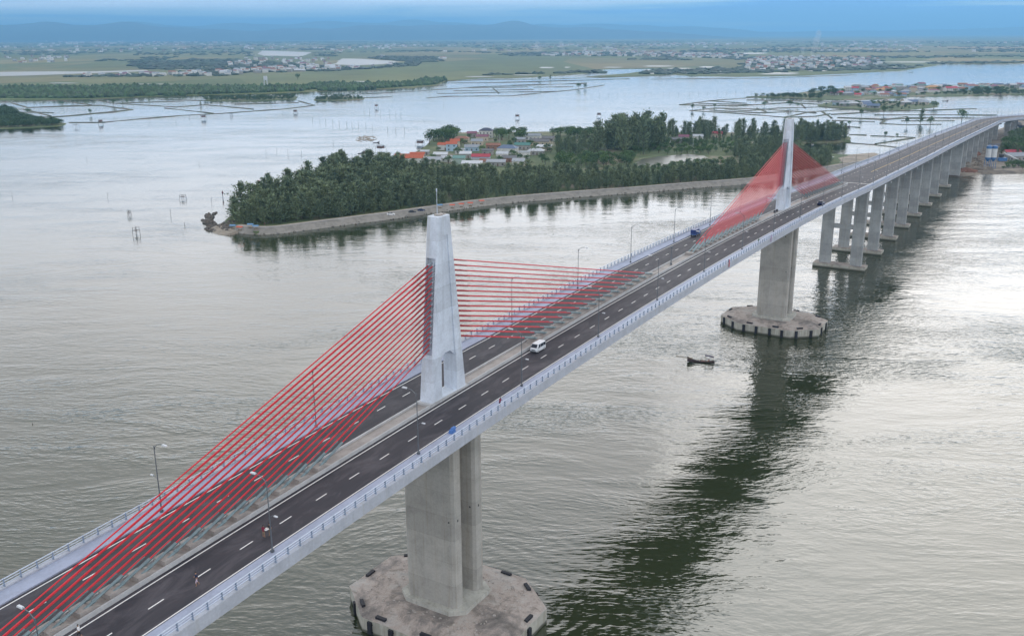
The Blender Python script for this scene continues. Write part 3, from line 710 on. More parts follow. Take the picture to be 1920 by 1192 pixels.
# revetment and path along the south shore
def shore_line(extra=0): return [Vector(at(x, y, 0)) for x, y in south]
SL = shore_line()
def resample(pts, st):
    out = []
    for a, b in zip(pts, pts[1:]):
        k = max(1, int((b - a).length / st)); out += [a.lerp(b, i / k) for i in range(k)]
    return out + [pts[-1]]
sl2 = resample(SL, 5)
for _ in range(6): sl2 = [sl2[0]] + [(sl2[i - 1] + sl2[i] * 2 + sl2[i + 1]) / 4 for i in range(1, len(sl2) - 1)] + [sl2[-1]]
nrmS = []
for i in range(len(sl2)):
    d = (sl2[min(i + 1, len(sl2) - 1)] - sl2[max(i - 1, 0)]).normalized(); nrmS.append(Vector((-d.y, d.x)))
mb = MB(); prof = [(-1.5, -1.0), (0, -.1), (1.8, .55), (5.2, 2.35), (5.7, 2.6)]
vs = []
for p, n in zip(sl2, nrmS): vs += [(p.x + n.x * o, p.y + n.y * o, z) for o, z in prof]
K = len(prof); mb.add(vs, [(i * K + k, (i + 1) * K + k, (i + 1) * K + k + 1, i * K + k + 1) for i in range(len(sl2) - 1) for k in range(K - 1)])
mb.v = [(x, y, z + random.uniform(-.12, .12)) for x, y, z in mb.v]
tag(mb.build('revetment', M_bank), 'sloping grey stone revetment along the near shore of the island', kind='structure')
mb = MB(); prof = [(5.65, 2.62), (9.6, 2.66), (10.6, 1.9), (11.5, 1.2)]; vs = []
for p, n in zip(sl2, nrmS): vs += [(p.x + n.x * o, p.y + n.y * o, z) for o, z in prof]
K = 4; mb.add(vs, [(i * K + k, (i + 1) * K + k, (i + 1) * K + k + 1, i * K + k + 1) for i in range(len(sl2) - 1) for k in range(K - 1)])
tag(mb.build('path', M_sand), 'pale dirt path on top of the island revetment', kind='structure')
mb = MB(); vs = []
for p, n in zip(sl2, nrmS): vs += [(p.x + n.x * o, p.y + n.y * o, z) for o, z in ((5.5, 2.63), (5.5, 2.85), (5.9, 2.85), (5.9, 2.63))]
mb.add(vs, [(i * 4 + k, (i + 1) * 4 + k, (i + 1) * 4 + k + 1, i * 4 + k + 1) for i in range(len(sl2) - 1) for k in range(3)])
tag(mb.build('kerb', M_median), 'low concrete kerb edging the shore path', kind='structure')
r_ = random.Random(31); mb = MB()
for p, n in zip(sl2, nrmS):
    for k in range(5):
        o = r_.uniform(-1.6, 1.6) if r_.random() < .8 else r_.uniform(10, 14); sz = r_.uniform(.12, .5) * (1.0 if o < 5 else .8); q = p + n * o + Vector((r_.uniform(-2.5, 2.5), 0)); z_ = .15 + .25 * max(0, o) if o < 5 else 1.35
        mb.box(-sz, sz, -sz * .8, sz * .7, -sz * .4, sz * .5, M=Matrix.Translation((q.x, q.y, z_)) @ Matrix.Rotation(r_.uniform(0, 6), 4, 'Z'), taper=.6)
tag(mb.build('foot_stones', M_rock), 'loose dark stones along the foot of the island revetment', kind='stuff')
# right bank
bank = [(1758, 331), (1790, 331), (1830, 326), (1880, 325), (1935, 323), (2050, 322), (2100, 215), (1990, 208), (1935, 213), (1905, 232), (1880, 243), (1850, 250), (1815, 268), (1790, 282), (1766, 296), (1752, 312)]
land('river_bank', wpoly(bank), 1.2, M_dirt, 'bare brown construction bank under the far approach piers', skirt=4, step=8, jit=1.5)
mb = MB(); rp = resample([Vector(at(x, y, 0)) for x, y in ((1775, 328), (1830, 324), (1880, 322.5), (1935, 321), (2050, 320))], 6); vs = []
for p in rp: vs += [(p.x, p.y + 1, 1.22), (p.x, p.y + 6, 1.26)]
mb.add(vs, [(2 * i, 2 * i + 2, 2 * i + 3, 2 * i + 1) for i in range(len(rp) - 1)]); tag(mb.build('shore_track', M_sand), 'pale sandy track along the construction bank', kind='structure')
land('mangrove_islet', wpoly([(-60, 243), (0, 242), (60, 240), (110, 237), (123, 233), (105, 228), (70, 224), (40, 216), (20, 206), (-60, 203)]), .5, M_isl, 'leafy mangrove islet at the left edge', skirt=2, step=10, jit=2)
land('strip_island', wpoly([(1400, 182.5), (1480, 184.5), (1537, 187), (1600, 188), (1669, 185), (1700, 181.5), (1800, 181), (1860, 178.5), (1960, 178), (1960, 157), (1850, 159.5), (1700, 162), (1620, 163), (1560, 168), (1511, 173), (1475, 178), (1420, 181)]), .9, M_isl, 'narrow village island across the lagoon on the right', skirt=3, step=20, jit=3)
land('scrub_flat', wpoly([(1535, 199), (1590, 204), (1690, 207), (1755, 201), (1760, 195), (1700, 190.5), (1600, 191), (1545, 194)]), .6, M_isl, 'low scrubby flat among the fish ponds on the right', skirt=3, step=15, jit=3)
land('grass_islet', wpoly([(383, 190), (470, 190.5), (556, 187), (552, 180.5), (470, 181), (390, 184)]), .6, M_isl, 'long green islet beside the left fish ponds', skirt=2, step=20, jit=3)
land('grass_islet', wpoly([(590, 189), (640, 189.5), (682, 187), (680, 183), (640, 181), (600, 182)]), .6, M_isl, 'small dark bushy islet right of the green islet', skirt=2, step=20, jit=3)
patch([(1190, 306), (1205, 298), (1240, 293), (1290, 289), (1320, 292), (1335, 300), (1300, 306), (1240, 312), (1200, 314)], 1.40, 'pond', 'small pond among the trees in the middle of the island')

# earth bunds between the fish ponds
BUNDS = [([(22, 193), (52, 202), (150, 198)], 3), ([(120, 190), (170, 197)], 3), ([(52, 202), (190, 198), (247, 206)], 3), ([(247, 206), (110, 219), (60, 221)], 3.2), ([(172, 187), (215, 194), (345, 190)], 3), ([(215, 194), (330, 201), (385, 197)], 2.2),
         ([(115, 219), (210, 211), (247, 206)], 3.2), ([(130, 230), (190, 230), (280, 222), (340, 217), (415, 213), (530, 205), (590, 198)], 2.6), ([(310, 203), (400, 213)], 1.8), ([(385, 197), (475, 205)], 2), ([(-10, 205), (45, 205), (95, 218)], 3), ([(0, 192), (110, 188.5), (345, 181.5)], 3),
         ([(600, 173), (700, 170), (830, 161)], 3), ([(640, 185), (700, 183), (735, 182)], 3), ([(600, 178), (700, 176), (770, 172), (900, 163)], 2.2), ([(800, 184), (840, 181), (960, 180), (1075, 169), (1133, 160)], 2), ([(900, 163), (1000, 160), (1100, 156)], 2), ([(850, 170.5), (1000, 168)], 2),
         ([(836, 153), (900, 150), (1040, 148.5), (1190, 144), (1240, 142)], 2.6), ([(930, 155), (1080, 151)], 2), ([(925, 166), (935, 175)], 2), ([(820, 176), (950, 173), (1040, 172)], 2),
         ([(1275, 197), (1330, 189.5), (1400, 184), (1440, 181.5)], 2.6), ([(1295, 208), (1370, 212), (1470, 220), (1530, 218.5), (1555, 214)], 2.6), ([(1295, 208), (1340, 203), (1430, 205), (1530, 212)], 2.6), ([(1275, 197), (1380, 199), (1480, 193), (1540, 196)], 2.2), ([(1330, 189.5), (1400, 194)], 2),
         ([(1360, 205), (1400, 208), (1460, 203), (1540, 201), (1600, 198)], 2.2), ([(1480, 184.5), (1530, 188.5), (1560, 192)], 2), ([(1570, 221), (1650, 224), (1735, 222)], 2.2), ([(1652, 232), (1700, 234.5), (1765, 233.5)], 2.2), ([(1590, 238), (1612, 239.5)], 1.8), ([(1592, 253), (1625, 254)], 1.8), ([(1632, 255), (1680, 256.5), (1715, 258.5)], 1.8),
         ([(1640, 270), (1715, 259)], 2), ([(1575, 267), (1640, 272), (1690, 278)], 1.8), ([(1640, 216), (1750, 215.5), (1868, 216.5)], 3), ([(1652, 232), (1660, 225), (1700, 219)], 1.8), ([(1620, 181), (1650, 184), (1668, 190), (1690, 196)], 2.4), ([(1540, 201), (1640, 209), (1720, 208), (1830, 204)], 2), ([(1560, 215), (1660, 209)], 2),
         ([(1470, 220), (1520, 210), (1600, 205)], 2), ([(1040, 250), (1095, 247.5), (1140, 246)], 3), ([(1430, 186), (1440, 193)], 2), ([(1500, 194), (1510, 203)], 2),
         ([(840, 156), (960, 155), (1060, 152), (1180, 148)], 2.4), ([(960, 160), (1100, 157)], 2.2), ([(1000, 164), (1075, 163)], 2.2), ([(870, 165), (990, 163.5)], 2.2), ([(1220, 149), (1420, 147.5), (1600, 141)], 2), ([(1400, 188), (1480, 189), (1535, 192)], 2.4), ([(1310, 194), (1420, 197)], 2.4),
         ([(1330, 207), (1420, 212), (1480, 210)], 2.4), ([(1560, 226), (1640, 229)], 2), ([(1690, 227), (1790, 227)], 2), ([(1700, 221), (1840, 222)], 2), ([(1540, 209), (1560, 222)], 2.2), ([(1420, 203), (1440, 212)], 2), ([(20, 210), (100, 212)], 2.4), ([(300, 187), (420, 190)], 2), ([(440, 196), (560, 193)], 2), ([(560, 190), (590, 198)], 2)]
for pts, wd in BUNDS:
    ps = resample([Vector(at(x, y, 0)) for x, y in pts], 22); r_ = random.Random(len(ps)); mb = MB(); vs = []
    for i, p in enumerate(ps):
        d = (ps[min(i + 1, len(ps) - 1)] - ps[max(i - 1, 0)]).normalized(); n = Vector((-d.y, d.x)); wv = wd * r_.uniform(.7, 1.25); j = r_.uniform(-.8, .8); h = r_.uniform(.4, .85)
        for o, z in ((-wv, -.4), (-wv * .4, h), (wv * .4, h * .95), (wv, -.4)): vs.append((p.x + n.x * (o + j), p.y + n.y * (o + j), z))
    mb.add(vs, [(i * 4 + k, (i + 1) * 4 + k, (i + 1) * 4 + k + 1, i * 4 + k + 1) for i in range(len(ps) - 1) for k in range(3)])
    tag(mb.build('pond_bund', M_bund), 'low earth bund dividing the shallow fish ponds', kind='structure')
# rocks off the tip
r_ = random.Random(11)
mb = MB()
for pts, n in (([(384, 404), (392, 401), (400, 408), (396, 415), (388, 414)], 50), ([(380, 413), (396, 414), (408, 420), (402, 428), (388, 424)], 90), ([(383, 428), (398, 427), (412, 433), (404, 436), (388, 432)], 60), ([(398, 402), (408, 398), (400, 404)], 18), ([(405, 428), (440, 414), (446, 424), (424, 437)], 70)):
    for x, y in sample(wpoly(pts), n, 0, r_):
        s = r_.uniform(.3, 1.15); Mx = Matrix.Translation((x, y, r_.uniform(-.1, .5) if n != 70 else 1.1)) @ Matrix.Rotation(r_.uniform(0, 6), 4, 'Z') @ Matrix.Rotation(r_.uniform(-.6, .6), 4, 'X')
        mb.box(-s, s, -s * .8, s * .7, -s * .6, s * .55, M=Mx, taper=r_.uniform(.4, .8))
tag(mb.build('shore_rocks', M_rock), 'heap of dark rocks off the left tip of the island', kind='stuff')
mb = MB()
for x, y in sample(wpoly([(1770, 322), (1800, 300), (1830, 300), (1860, 316), (1820, 326), (1780, 328)]), 160, 0, r_):
    s = r_.uniform(.4, 1.6); Mx = Matrix.Translation((x, y, 1.2)) @ Matrix.Rotation(r_.uniform(0, 6), 4, 'Z'); mb.box(-s, s, -s, s, -.3, s * .8, M=Mx, taper=.45)
tag(mb.build('spoil_heaps', M_dirt), 'lumpy heaps of earth and rubble around the bank piers', kind='stuff')

# ---------------------------------------------------------------- trees
def crown_mesh(name, kind, seed, mat):
    r = np.random.default_rng(seed); vs = []; fs = []
    def leaf(c, d, L, wd):
        d = d / np.linalg.norm(d); s = np.cross(d, r.normal(size=3)); s /= np.linalg.norm(s) + 1e-6; k = len(vs)
        a = c - d * L * .35; b = c + s * wd * .5; e = c + d * L * .65; f = c - s * wd * .5
        vs.extend([a, b, e, f]); fs.append((k, k + 1, k + 2, k + 3))
    if kind == 'cas':          # unit height 1, feathery upswept branches
        nb = 74; br = r.uniform(.8, 1.1)
        lean = r.normal(size=2) * .03
        for i in range(nb):
            t = .08 + .90 * (i / nb) ** .85; Lb = br * (.29 * max(0, 1 - t ** 2.1) ** .75 + .045) * (r.uniform(.5, 1.0) if r.random() < .7 else r.uniform(1.0, 1.35)); a = r.uniform(0, 6.28); elv = R(r.uniform(8, 42) + 22 * t)
            d = np.array([math.cos(a) * math.cos(elv), math.sin(a) * math.cos(elv), math.sin(elv)]); o = np.array([lean[0] * t, lean[1] * t, t * .93])
            n = int(9 + 9 * (1 - t))
            for j in range(n):
                q = (j + .6) / n; c = o + d * Lb * q + r.normal(size=3) * .026 + np.array([0, 0, -.02 * q * q])
                leaf(c, d * .8 + np.array([0, 0, .35]) + r.normal(size=3) * .35, r.uniform(.05, .10), r.uniform(.020, .038))
    elif kind == 'broad':
        lobes = [(np.array([r.uniform(-.22, .22), r.uniform(-.22, .22), r.uniform(.48, .80)]), r.uniform(.17, .30)) for _ in range(9)] + [(np.array([0, 0, .62]), .32)]
        for c0, rad in lobes:
            for j in range(46):
                d = r.normal(size=3); d /= np.linalg.norm(d); d[2] = abs(d[2]) * .9 + d[2] * .1 if r.random() < .6 else d[2]
                c = c0 + d * rad * r.uniform(.75, 1.06); leaf(c, r.normal(size=3) + d, r.uniform(.06, .11), r.uniform(.05, .08))
    elif kind == 'palm':
        for i in range(15):
            a = i * 2.4 + r.uniform(-.2, .2); e0 = r.uniform(.1, 1.0)
            for j in range(7):
                q = (j + .5) / 7; c = np.array([math.cos(a) * .30 * q, math.sin(a) * .30 * q, .92 + .22 * q * e0 - .28 * q * q]); leaf(c, np.array([math.cos(a), math.sin(a), e0 * .6 - q]), .09, .045)
    me = bpy.data.meshes.new(name); me.from_pydata([tuple(v) for v in vs], [], fs); me.materials.append(mat); me.update(); return me
def trunk_mesh(name, h, rad, seed, limbs=5):
    r = random.Random(seed); mb = MB(); mb.tube([(0, 0, -.03), (.004, 0, h * .5), (0, .004, h)], [rad, rad * .7, rad * .2], 6)
    for k in range(limbs):
        a = r.uniform(0, 6.28); t = h * r.uniform(.3, .8); L = .18 * (1 - t) + .05; mb.tube([(0, 0, t), (math.cos(a) * L, math.sin(a) * L, t + L * .8)], [rad * .4, rad * .12], 4)
    me = mb.mesh(name); me.materials.append(M_bark); return me
CAS = [(crown_mesh('casuarina_crown', 'cas', 100 + i, M_cas), trunk_mesh('casuarina_trunk', .93, .014, i)) for i in range(7)]
BRO = [(crown_mesh('leafy_crown', 'broad', 200 + i, M_broad), trunk_mesh('leafy_trunk', .6, .03, i)) for i in range(5)]
MAN = [(crown_mesh('mangrove_crown', 'broad', 300 + i, M_mang), trunk_mesh('mangrove_trunk', .5, .03, i)) for i in range(3)]
PAL = [(crown_mesh('palm_crown', 'palm', 400 + i, M_broad), trunk_mesh('palm_trunk', .93, .014, i, 0)) for i in range(2)]
def tree(name, pair, x, y, z, h, wid=1.0, label=None, cat='tree', group=None):
    r = empty(name, (x, y, z), random.uniform(0, 6.28)); tag(r, label, cat, group); sc = (h * wid, h * wid, h)
    a = bpy.data.objects.new('crown', pair[0]); b = bpy.data.objects.new('trunk', pair[1])
    for o in (a, b): COL.objects.link(o); o.parent = r; o.scale = sc
    return r
def instancer(name, pts, pairs, label):
    """one point cloud that scatters crowns and trunks (kind = stuff)"""
    me = bpy.data.meshes.new(name); me.from_pydata([(p[0], p[1], p[2]) for p in pts], [], [])
    for nm, idx in (('hh', 3), ('ww', 4), ('rr', 5)):
        at_ = me.attributes.new(nm, 'FLOAT', 'POINT'); at_.data.foreach_set('value', [p[idx] for p in pts])
    o = bpy.data.objects.new(name, me); COL.objects.link(o); tag(o, label, kind='stuff')
    g = bpy.data.node_groups.new(name, 'GeometryNodeTree'); g.interface.new_socket('Geometry', in_out='INPUT', socket_type='NodeSocketGeometry'); g.interface.new_socket('Geometry', in_out='OUTPUT', socket_type='NodeSocketGeometry')
    n = g.nodes; gi = n.new('NodeGroupInput'); go = n.new('NodeGroupOutput'); join = n.new('GeometryNodeJoinGeometry')
    g2i = n.new('GeometryNodeGeometryToInstance')
    col = bpy.data.collections.new(name + '_kit')
    for i, pr in enumerate(pairs):
        bm = bmesh.new(); bm.from_mesh(pr[0]); k = len(bm.faces); bm.from_mesh(pr[1]); bm.faces.ensure_lookup_table()
        for f in list(bm.faces)[k:]: f.material_index = 1
        mm = bpy.data.meshes.new('kit'); bm.to_mesh(mm); bm.free(); mm.materials.append(pr[0].materials[0]); mm.materials.append(M_bark)
        KIT.append(mm); col.objects.link(bpy.data.objects.new('kit', mm))
    ci = n.new('GeometryNodeCollectionInfo'); ci.inputs['Collection'].default_value = col; ci.inputs['Separate Children'].default_value = True; ci.inputs['Reset Children'].default_value = True
    iop = n.new('GeometryNodeInstanceOnPoints'); iop.inputs['Pick Instance'].default_value = True
    rv = n.new('FunctionNodeRandomValue'); rv.data_type = 'INT'; rv.inputs['Min'].default_value = 0; rv.inputs['Max'].default_value = len(pairs) - 1
    iop_idx = [s for s in rv.outputs if s.type == 'INT'][0]
    rv.inputs[4].default_value = 0; rv.inputs[5].default_value = len(pairs) - 1
    def attr(nm): a = n.new('GeometryNodeInputNamedAttribute'); a.data_type = 'FLOAT'; a.inputs[0].default_value = nm; return a.outputs[0]
    hh, ww, rr = attr('hh'), attr('ww'), attr('rr'); mu = n.new('ShaderNodeMath'); mu.operation = 'MULTIPLY'; g.links.new(hh, mu.inputs[0]); g.links.new(ww, mu.inputs[1])
    cs = n.new('ShaderNodeCombineXYZ'); g.links.new(mu.outputs[0], cs.inputs[0]); g.links.new(mu.outputs[0], cs.inputs[1]); g.links.new(hh, cs.inputs[2])
    cr = n.new('ShaderNodeCombineXYZ'); g.links.new(rr, cr.inputs[2])
    m2p = n.new('GeometryNodeMeshToPoints'); g.links.new(gi.outputs[0], m2p.inputs['Mesh'])
    g.links.new(m2p.outputs[0], iop.inputs['Points']); g.links.new(ci.outputs[0], iop.inputs['Instance']); g.links.new(iop_idx, iop.inputs['Instance Index'])
    g.links.new(cr.outputs[0], iop.inputs['Rotation']); g.links.new(cs.outputs[0], iop.inputs['Scale'])
    g.links.new(iop.outputs[0], go.inputs[0]); md = o.modifiers.new('scatter', 'NODES'); md.node_group = g
    return o
KIT = []
rt_ = random.Random(21)
GA = 'casuarina trees of the island wood'
forestA = wpoly([(436, 420), (470, 423), (520, 420), (590, 412), (660, 404), (730, 396), (800, 388), (900, 376), (1000, 366), (1100, 358), (1200, 351), (1300, 343), (1400, 336), (1470, 329), (1530, 320), (1560, 306), (1548, 296), (1500, 300), (1460, 306), (1400, 316), (1340, 327), (1290, 331), (1190, 336), (1120, 332),
                 (1050, 334), (960, 338), (900, 338), (830, 330), (760, 326), (720, 322), (660, 326), (600, 339), (540, 356), (490, 376), (455, 396), (436, 412)], 1.3)
ptsA = sample(forestA, 1300, 4.3, rt_, 30)
ptsA.sort(key=lambda p: p[0] ** 2 + p[1] ** 2)
front = [Vector((p.x + n.x * 14, p.y + n.y * 14)) for p, n in zip(sl2, nrmS)]
def hA(x, y):
    return 11.3 * (0.5 + .9 * rt_.random() ** 1.6) * (1.12 if x < -60 else .88)
stuffA = []; frontrow = []
def near_path(x, y): return min((p.x - x) ** 2 + (p.y - y) ** 2 for p in sl2) < 17.5 ** 2
for i, (x, y) in enumerate(ptsA):
    h = hA(x, y)
    if i < 285 and near_path(x, y): frontrow.append((x, y, h))
    elif i < 285: tree('casuarina_tree', CAS[i % 7], x, y, 1.3, h, rt_.uniform(1.0, 1.5), 'feathery dark green casuarina in the wood along the island shore', 'tree', GA)
    else: stuffA.append((x, y, 1.3, h, rt_.uniform(1.0, 1.5), rt_.uniform(0, 6.28)))
frontrow.sort(key=lambda p: p[0] / p[1])
for i, (x, y, h) in enumerate(frontrow):
    lab = '%s casuarina from the left in the front row beside the island path' % ORD[i] if i < len(ORD) else 'casuarina in the right-hand part of the front row beside the island path'
    tree('casuarina_tree', CAS[i % 7], x, y, 1.3, h * rt_.uniform(.7, 1.1), rt_.uniform(1.1, 1.6), lab, 'tree', GA)
# tall stands farther back
for pts, n, h0, h1 in (([(1110, 292), (1130, 283), (1225, 282), (1245, 275), (1225, 268), (1150, 270), (1120, 278)], 60, 17, 31), ([(1040, 296), (1110, 296), (1125, 282), (1100, 268), (1045, 272)], 45, 7, 14), ([(1235, 262), (1420, 262), (1590, 262), (1590, 257), (1500, 253), (1400, 253), (1240, 253)], 105, 4, 19),
                       ([(1375, 300), (1440, 303), (1500, 298), (1500, 284), (1455, 275), (1380, 283)], 110, 7, 13), ([(1500, 268), (1590, 264), (1590, 258), (1510, 259)], 34, 10, 18), ([(1250, 280), (1370, 272), (1460, 268), (1460, 262), (1300, 264)], 30, 4, 8),
                       ([(610, 338), (660, 330), (650, 322), (615, 330)], 10, 15, 18)):
    for x, y in sample(wpoly(pts, 1.3), n, 3.5, rt_): stuffA.append((x, y, 1.3, rt_.uniform(h0, h1), rt_.uniform(.8, 1.25), rt_.uniform(0, 6.28)))
instancer('casuarina_wood', stuffA, CAS, 'mass of casuarinas filling the deep part of the island wood')
# special single trees
tree('tall_casuarina', CAS[2], *at(1206, 290, 1.3), 1.3, 32, .7, 'tallest narrow casuarina spire in the middle of the island', 'tree')
tree('tall_casuarina', CAS[4], *at(1168, 290, 1.3), 1.3, 32, .9, 'tall broad dark casuarina left of the narrow spire tree', 'tree')
tree('tall_casuarina', CAS[1], *at(640, 345, 1.3), 1.3, 19, 1.0, 'tall round-topped casuarina standing above the left part of the wood', 'tree')
tree('tall_casuarina', CAS[3], *at(672, 340, 1.3), 1.3, 17, 1.1, 'bushy tall casuarina just left of the village shore', 'tree')
tree('small_casuarina', CAS[0], *at(640, 409, 1.3), 1.6, 8.5, 1.5, 'paler young casuarina standing forward of the wood beside the path', 'tree')
M_brown = leaves('dry_brown_leaves', (.10, .075, .06), (.13, .10, .08), (.16, .13, .10))
brownc = crown_mesh('dry_crown', 'broad', 555, M_brown)
tree('dry_tree', (brownc, BRO[0][1]), *at(735, 322, 1.3), 1.3, 11, 1.5, 'dry brownish tree in front of the orange-roofed house', 'tree')
# broadleaf trees of the village and island middle
GB = 'leafy trees among the village houses'
bro = []
for pts, n, h0, h1 in (([(740, 312), (790, 315), (900, 316), (1000, 316), (1040, 306), (1040, 262), (985, 252), (920, 253), (850, 254), (815, 262), (800, 285), (760, 300)], 46, 4, 7.5), ([(800, 276), (812, 260), (850, 254), (860, 262), (835, 272)], 14, 8, 12),
                       ([(920, 262), (935, 254), (990, 255), (985, 266)], 12, 8, 11), ([(1050, 316), (1180, 314), (1190, 300), (1100, 300), (1045, 304)], 46, 5, 9), ([(1180, 290), (1400, 292), (1400, 268), (1240, 268)], 110, 3, 6), ([(1190, 326), (1360, 322), (1370, 306), (1330, 304), (1240, 316)], 60, 3, 6), ([(1030, 262), (1100, 262), (1130, 252), (1040, 252)], 26, 6, 10)):
    for x, y in sample(wpoly(pts, 1.3), n, 4.5, rt_): bro.append((x, y, 1.3, rt_.uniform(h0, h1)))
bro.sort(key=lambda p: p[1])
BRO_PTS = bro
# mangrove islet
pts = sample(wpoly([(-60, 240), (0, 240), (60, 238), (108, 235), (118, 232), (100, 229), (65, 226), (35, 218), (15, 209), (-60, 206)], .5), 420, 4.2, rt_)
instancer('mangrove_thicket', [(x, y, -.6, rt_.uniform(4.5, 8.5) if y < 1200 else rt_.uniform(7, 11), rt_.uniform(1.1, 1.5), rt_.uniform(0, 6.28)) for x, y in pts], MAN, 'dense green mangrove thicket at the left edge')
# bank trees at right
pts = sample(wpoly([(1876, 292), (1935, 296), (2040, 296), (2040, 255), (1935, 246), (1900, 256), (1880, 272)], 1.2), 330, 3.6, rt_)
instancer('bank_thicket', [(x, y, 1.1, rt_.uniform(6, 10), rt_.uniform(1.0, 1.4), rt_.uniform(0, 6.28)) for x, y in pts], CAS[:3] + BRO[:1], 'dark green trees on the construction bank at the right edge')
pts = sample(wpoly([(1880, 318), (1935, 318), (2040, 318), (2040, 308), (1900, 308)], 1.2), 60, 3.4, rt_)
instancer('bank_shrubs', [(x, y, 1.0, rt_.uniform(2.5, 4.5), 1.5, rt_.uniform(0, 6.28)) for x, y in pts], BRO[:2], 'low dark shrubs along the shore track at the right edge')
# reed and scrub strips across the ponds
scr = []
for pts, n, h0, h1 in (([(383, 189), (470, 190), (555, 186.5), (552, 181), (470, 182), (390, 184)], 150, 2, 6), ([(592, 188.5), (640, 189), (680, 186.5), (678, 183), (640, 181.5), (600, 182.5)], 80, 2, 6), ([(1540, 198), (1600, 202), (1690, 206), (1752, 200), (1700, 191.5), (1600, 192)], 90, 2, 5),
                       ([(1400, 182), (1480, 183.5), (1537, 186), (1540, 182), (1480, 179)], 60, 3, 7), ([(1690, 180), (1860, 178), (1960, 177), (1960, 172), (1800, 174)], 90, 3, 6), ([(1511, 183), (1560, 186), (1570, 172), (1530, 172)], 13, 6, 13), ([(1820, 178), (1880, 178), (1880, 170), (1830, 170)], 26, 5, 9)):
    for x, y in sample(wpoly(pts, .6), n, 5, rt_): scr.append((x, y, .2, rt_.uniform(h0, h1), rt_.uniform(1.2, 1.8), rt_.uniform(0, 6.28)))
instancer('pond_scrub', scr, MAN, 'dark scrub growing on the low islets between the fish ponds')
# single trees on the bunds
GT = 'lone trees on the pond bunds'
for px, py, h, wd, lab in ((1726, 231, 16, 1.0, 'tallest lone tree on the bunds, reflected in the pond'), (1751, 202, 9, 1.6, 'round dark tree on the scrubby flat among the ponds'), (1657, 215, 11, .9, 'lone tree on the bund left of the tallest one'), (1803, 227, 13, 1.1, 'lone tree on the bund just left of the distant bridge deck'),
                           (1700, 236, 9, .7, 'thin lone tree on the bund near the water gap'), (1744, 236, 10, .9, 'bushy lone tree right of the tallest bund tree'), (1615, 219, 9, .8, 'lone tree on the left end of the middle bund'), (1298, 206, 8, .9, 'lone tree at the left tip of the pond bunds'), (1319, 208, 6, 1.2, 'small bush second from the left tip of the pond bunds'),
                           (1433, 200, 7, 1.2, 'small round tree on the upper pond bund'), (1481, 201, 9, 1.6, 'wide low tree on the middle pond bund'), (1495, 201, 6, 1.2, 'low bush beside the wide bund tree'), (1340, 202, 5, 1.4, 'low bush on the left pond bund'), (1660, 258, 6, .8, 'small tree on the short bund nearest the bridge'),
                           (1682, 258, 4, 1, 'tiny bush right of the small bund tree nearest the bridge'), (1085, 166, 9, 1.5, 'dark bush clump on the curved dyke'), (1097, 166, 8, 1.2, 'second bush on the curved dyke, right of the clump'), (1012, 151, 9, 1.3, 'left of two bushes on the far dyke'), (1032, 149, 10, 1.2, 'right of two bushes on the far dyke'),
                           (213, 197, 9, .9, 'small round tree on the left pond bund'), (230, 197, 6, .9, 'smaller tree right of the round bund tree'), (170, 215, 7, .9, 'tree on the lower left pond bund'), (376, 198, 7, .9, 'small tree at the far corner of the left ponds'), (558, 150, 14, 1, 'lone tree at the field edge above the green islet'),
                           (53, 213, 7, 1.4, 'bush on the bund nearest the mangrove islet'), (1592, 235, 5, 1.2, 'low bush by the short bund')):
    tree('bund_tree', rt_.choice(BRO + CAS[:2]), *at(px, py, .5), .4, h, wd, lab, 'tree', GT)

# far foliage: jittered clumps joined into a few masses
ICO_V = np.array([(0, 0, 1), (.894, 0, .447), (.276, .851, .447), (-.724, .526, .447), (-.724, -.526, .447), (.276, -.851, .447), (.724, .526, -.3), (-.276, .851, -.3), (-.894, 0, -.3), (-.276, -.851, -.3), (.724, -.526, -.3)])
ICO_F = [(0, 1, 2), (0, 2, 3), (0, 3, 4), (0, 4, 5), (0, 5, 1), (1, 6, 2), (2, 7, 3), (3, 8, 4), (4, 9, 5), (5, 10, 1), (6, 7, 2), (7, 8, 3), (8, 9, 4), (9, 10, 5), (10, 6, 1)]
def clumps(name, pts, mat, label):
    n = len(pts); V = np.repeat(ICO_V[None], n, 0) * rng.uniform(.65, 1.25, (n, 11, 1))
    p = np.array([(q[0], q[1], q[2]) for q in pts]); s = np.array([(q[3], q[3], q[4]) for q in pts])
    V = V * s[:, None] + p[:, None]; F = (np.array(ICO_F)[None] + (np.arange(n) * 11)[:, None, None]).reshape(-1, 3)
    me = bpy.data.meshes.new(name); me.from_pydata(V.reshape(-1, 3).tolist(), [], F.tolist()); return tag(link(name, me, mat), label, kind='stuff')
def band(pts, n, r0, r1, h0, h1, z=1.0): return [(x, y, z + .2, rt_.uniform(r0, r1), rt_.uniform(h0, h1)) for x, y in sample(wpoly(pts, z), n, 0, rt_)]
mg = band([(-40, 184), (150, 184.5), (310, 179), (400, 176.5), (560, 171.5), (600, 166), (560, 164), (420, 165), (300, 164), (150, 166), (-40, 166)], 3600, 4, 8, 4, 9) + \
     band([(600, 170), (700, 166.5), (815, 159), (835, 151), (800, 150), (770, 158), (640, 160), (600, 163)], 1000, 4, 8, 4, 9) + band([(560, 165), (600, 168), (660, 160), (640, 155), (590, 157)], 160, 4, 8, 3, 6)
clumps('mangrove_belt', mg, leaves('belt_leaves', (.03, .065, .024), (.045, .085, .03), (.06, .10, .035)), 'dark green mangrove belt along the far left shore')
from mathutils import noise as mno
def mnoise(x, y): return mno.noise(Vector((x / 620, y / 1500, .3))) + .4 * mno.noise(Vector((x / 200, y / 500, 2.3)))
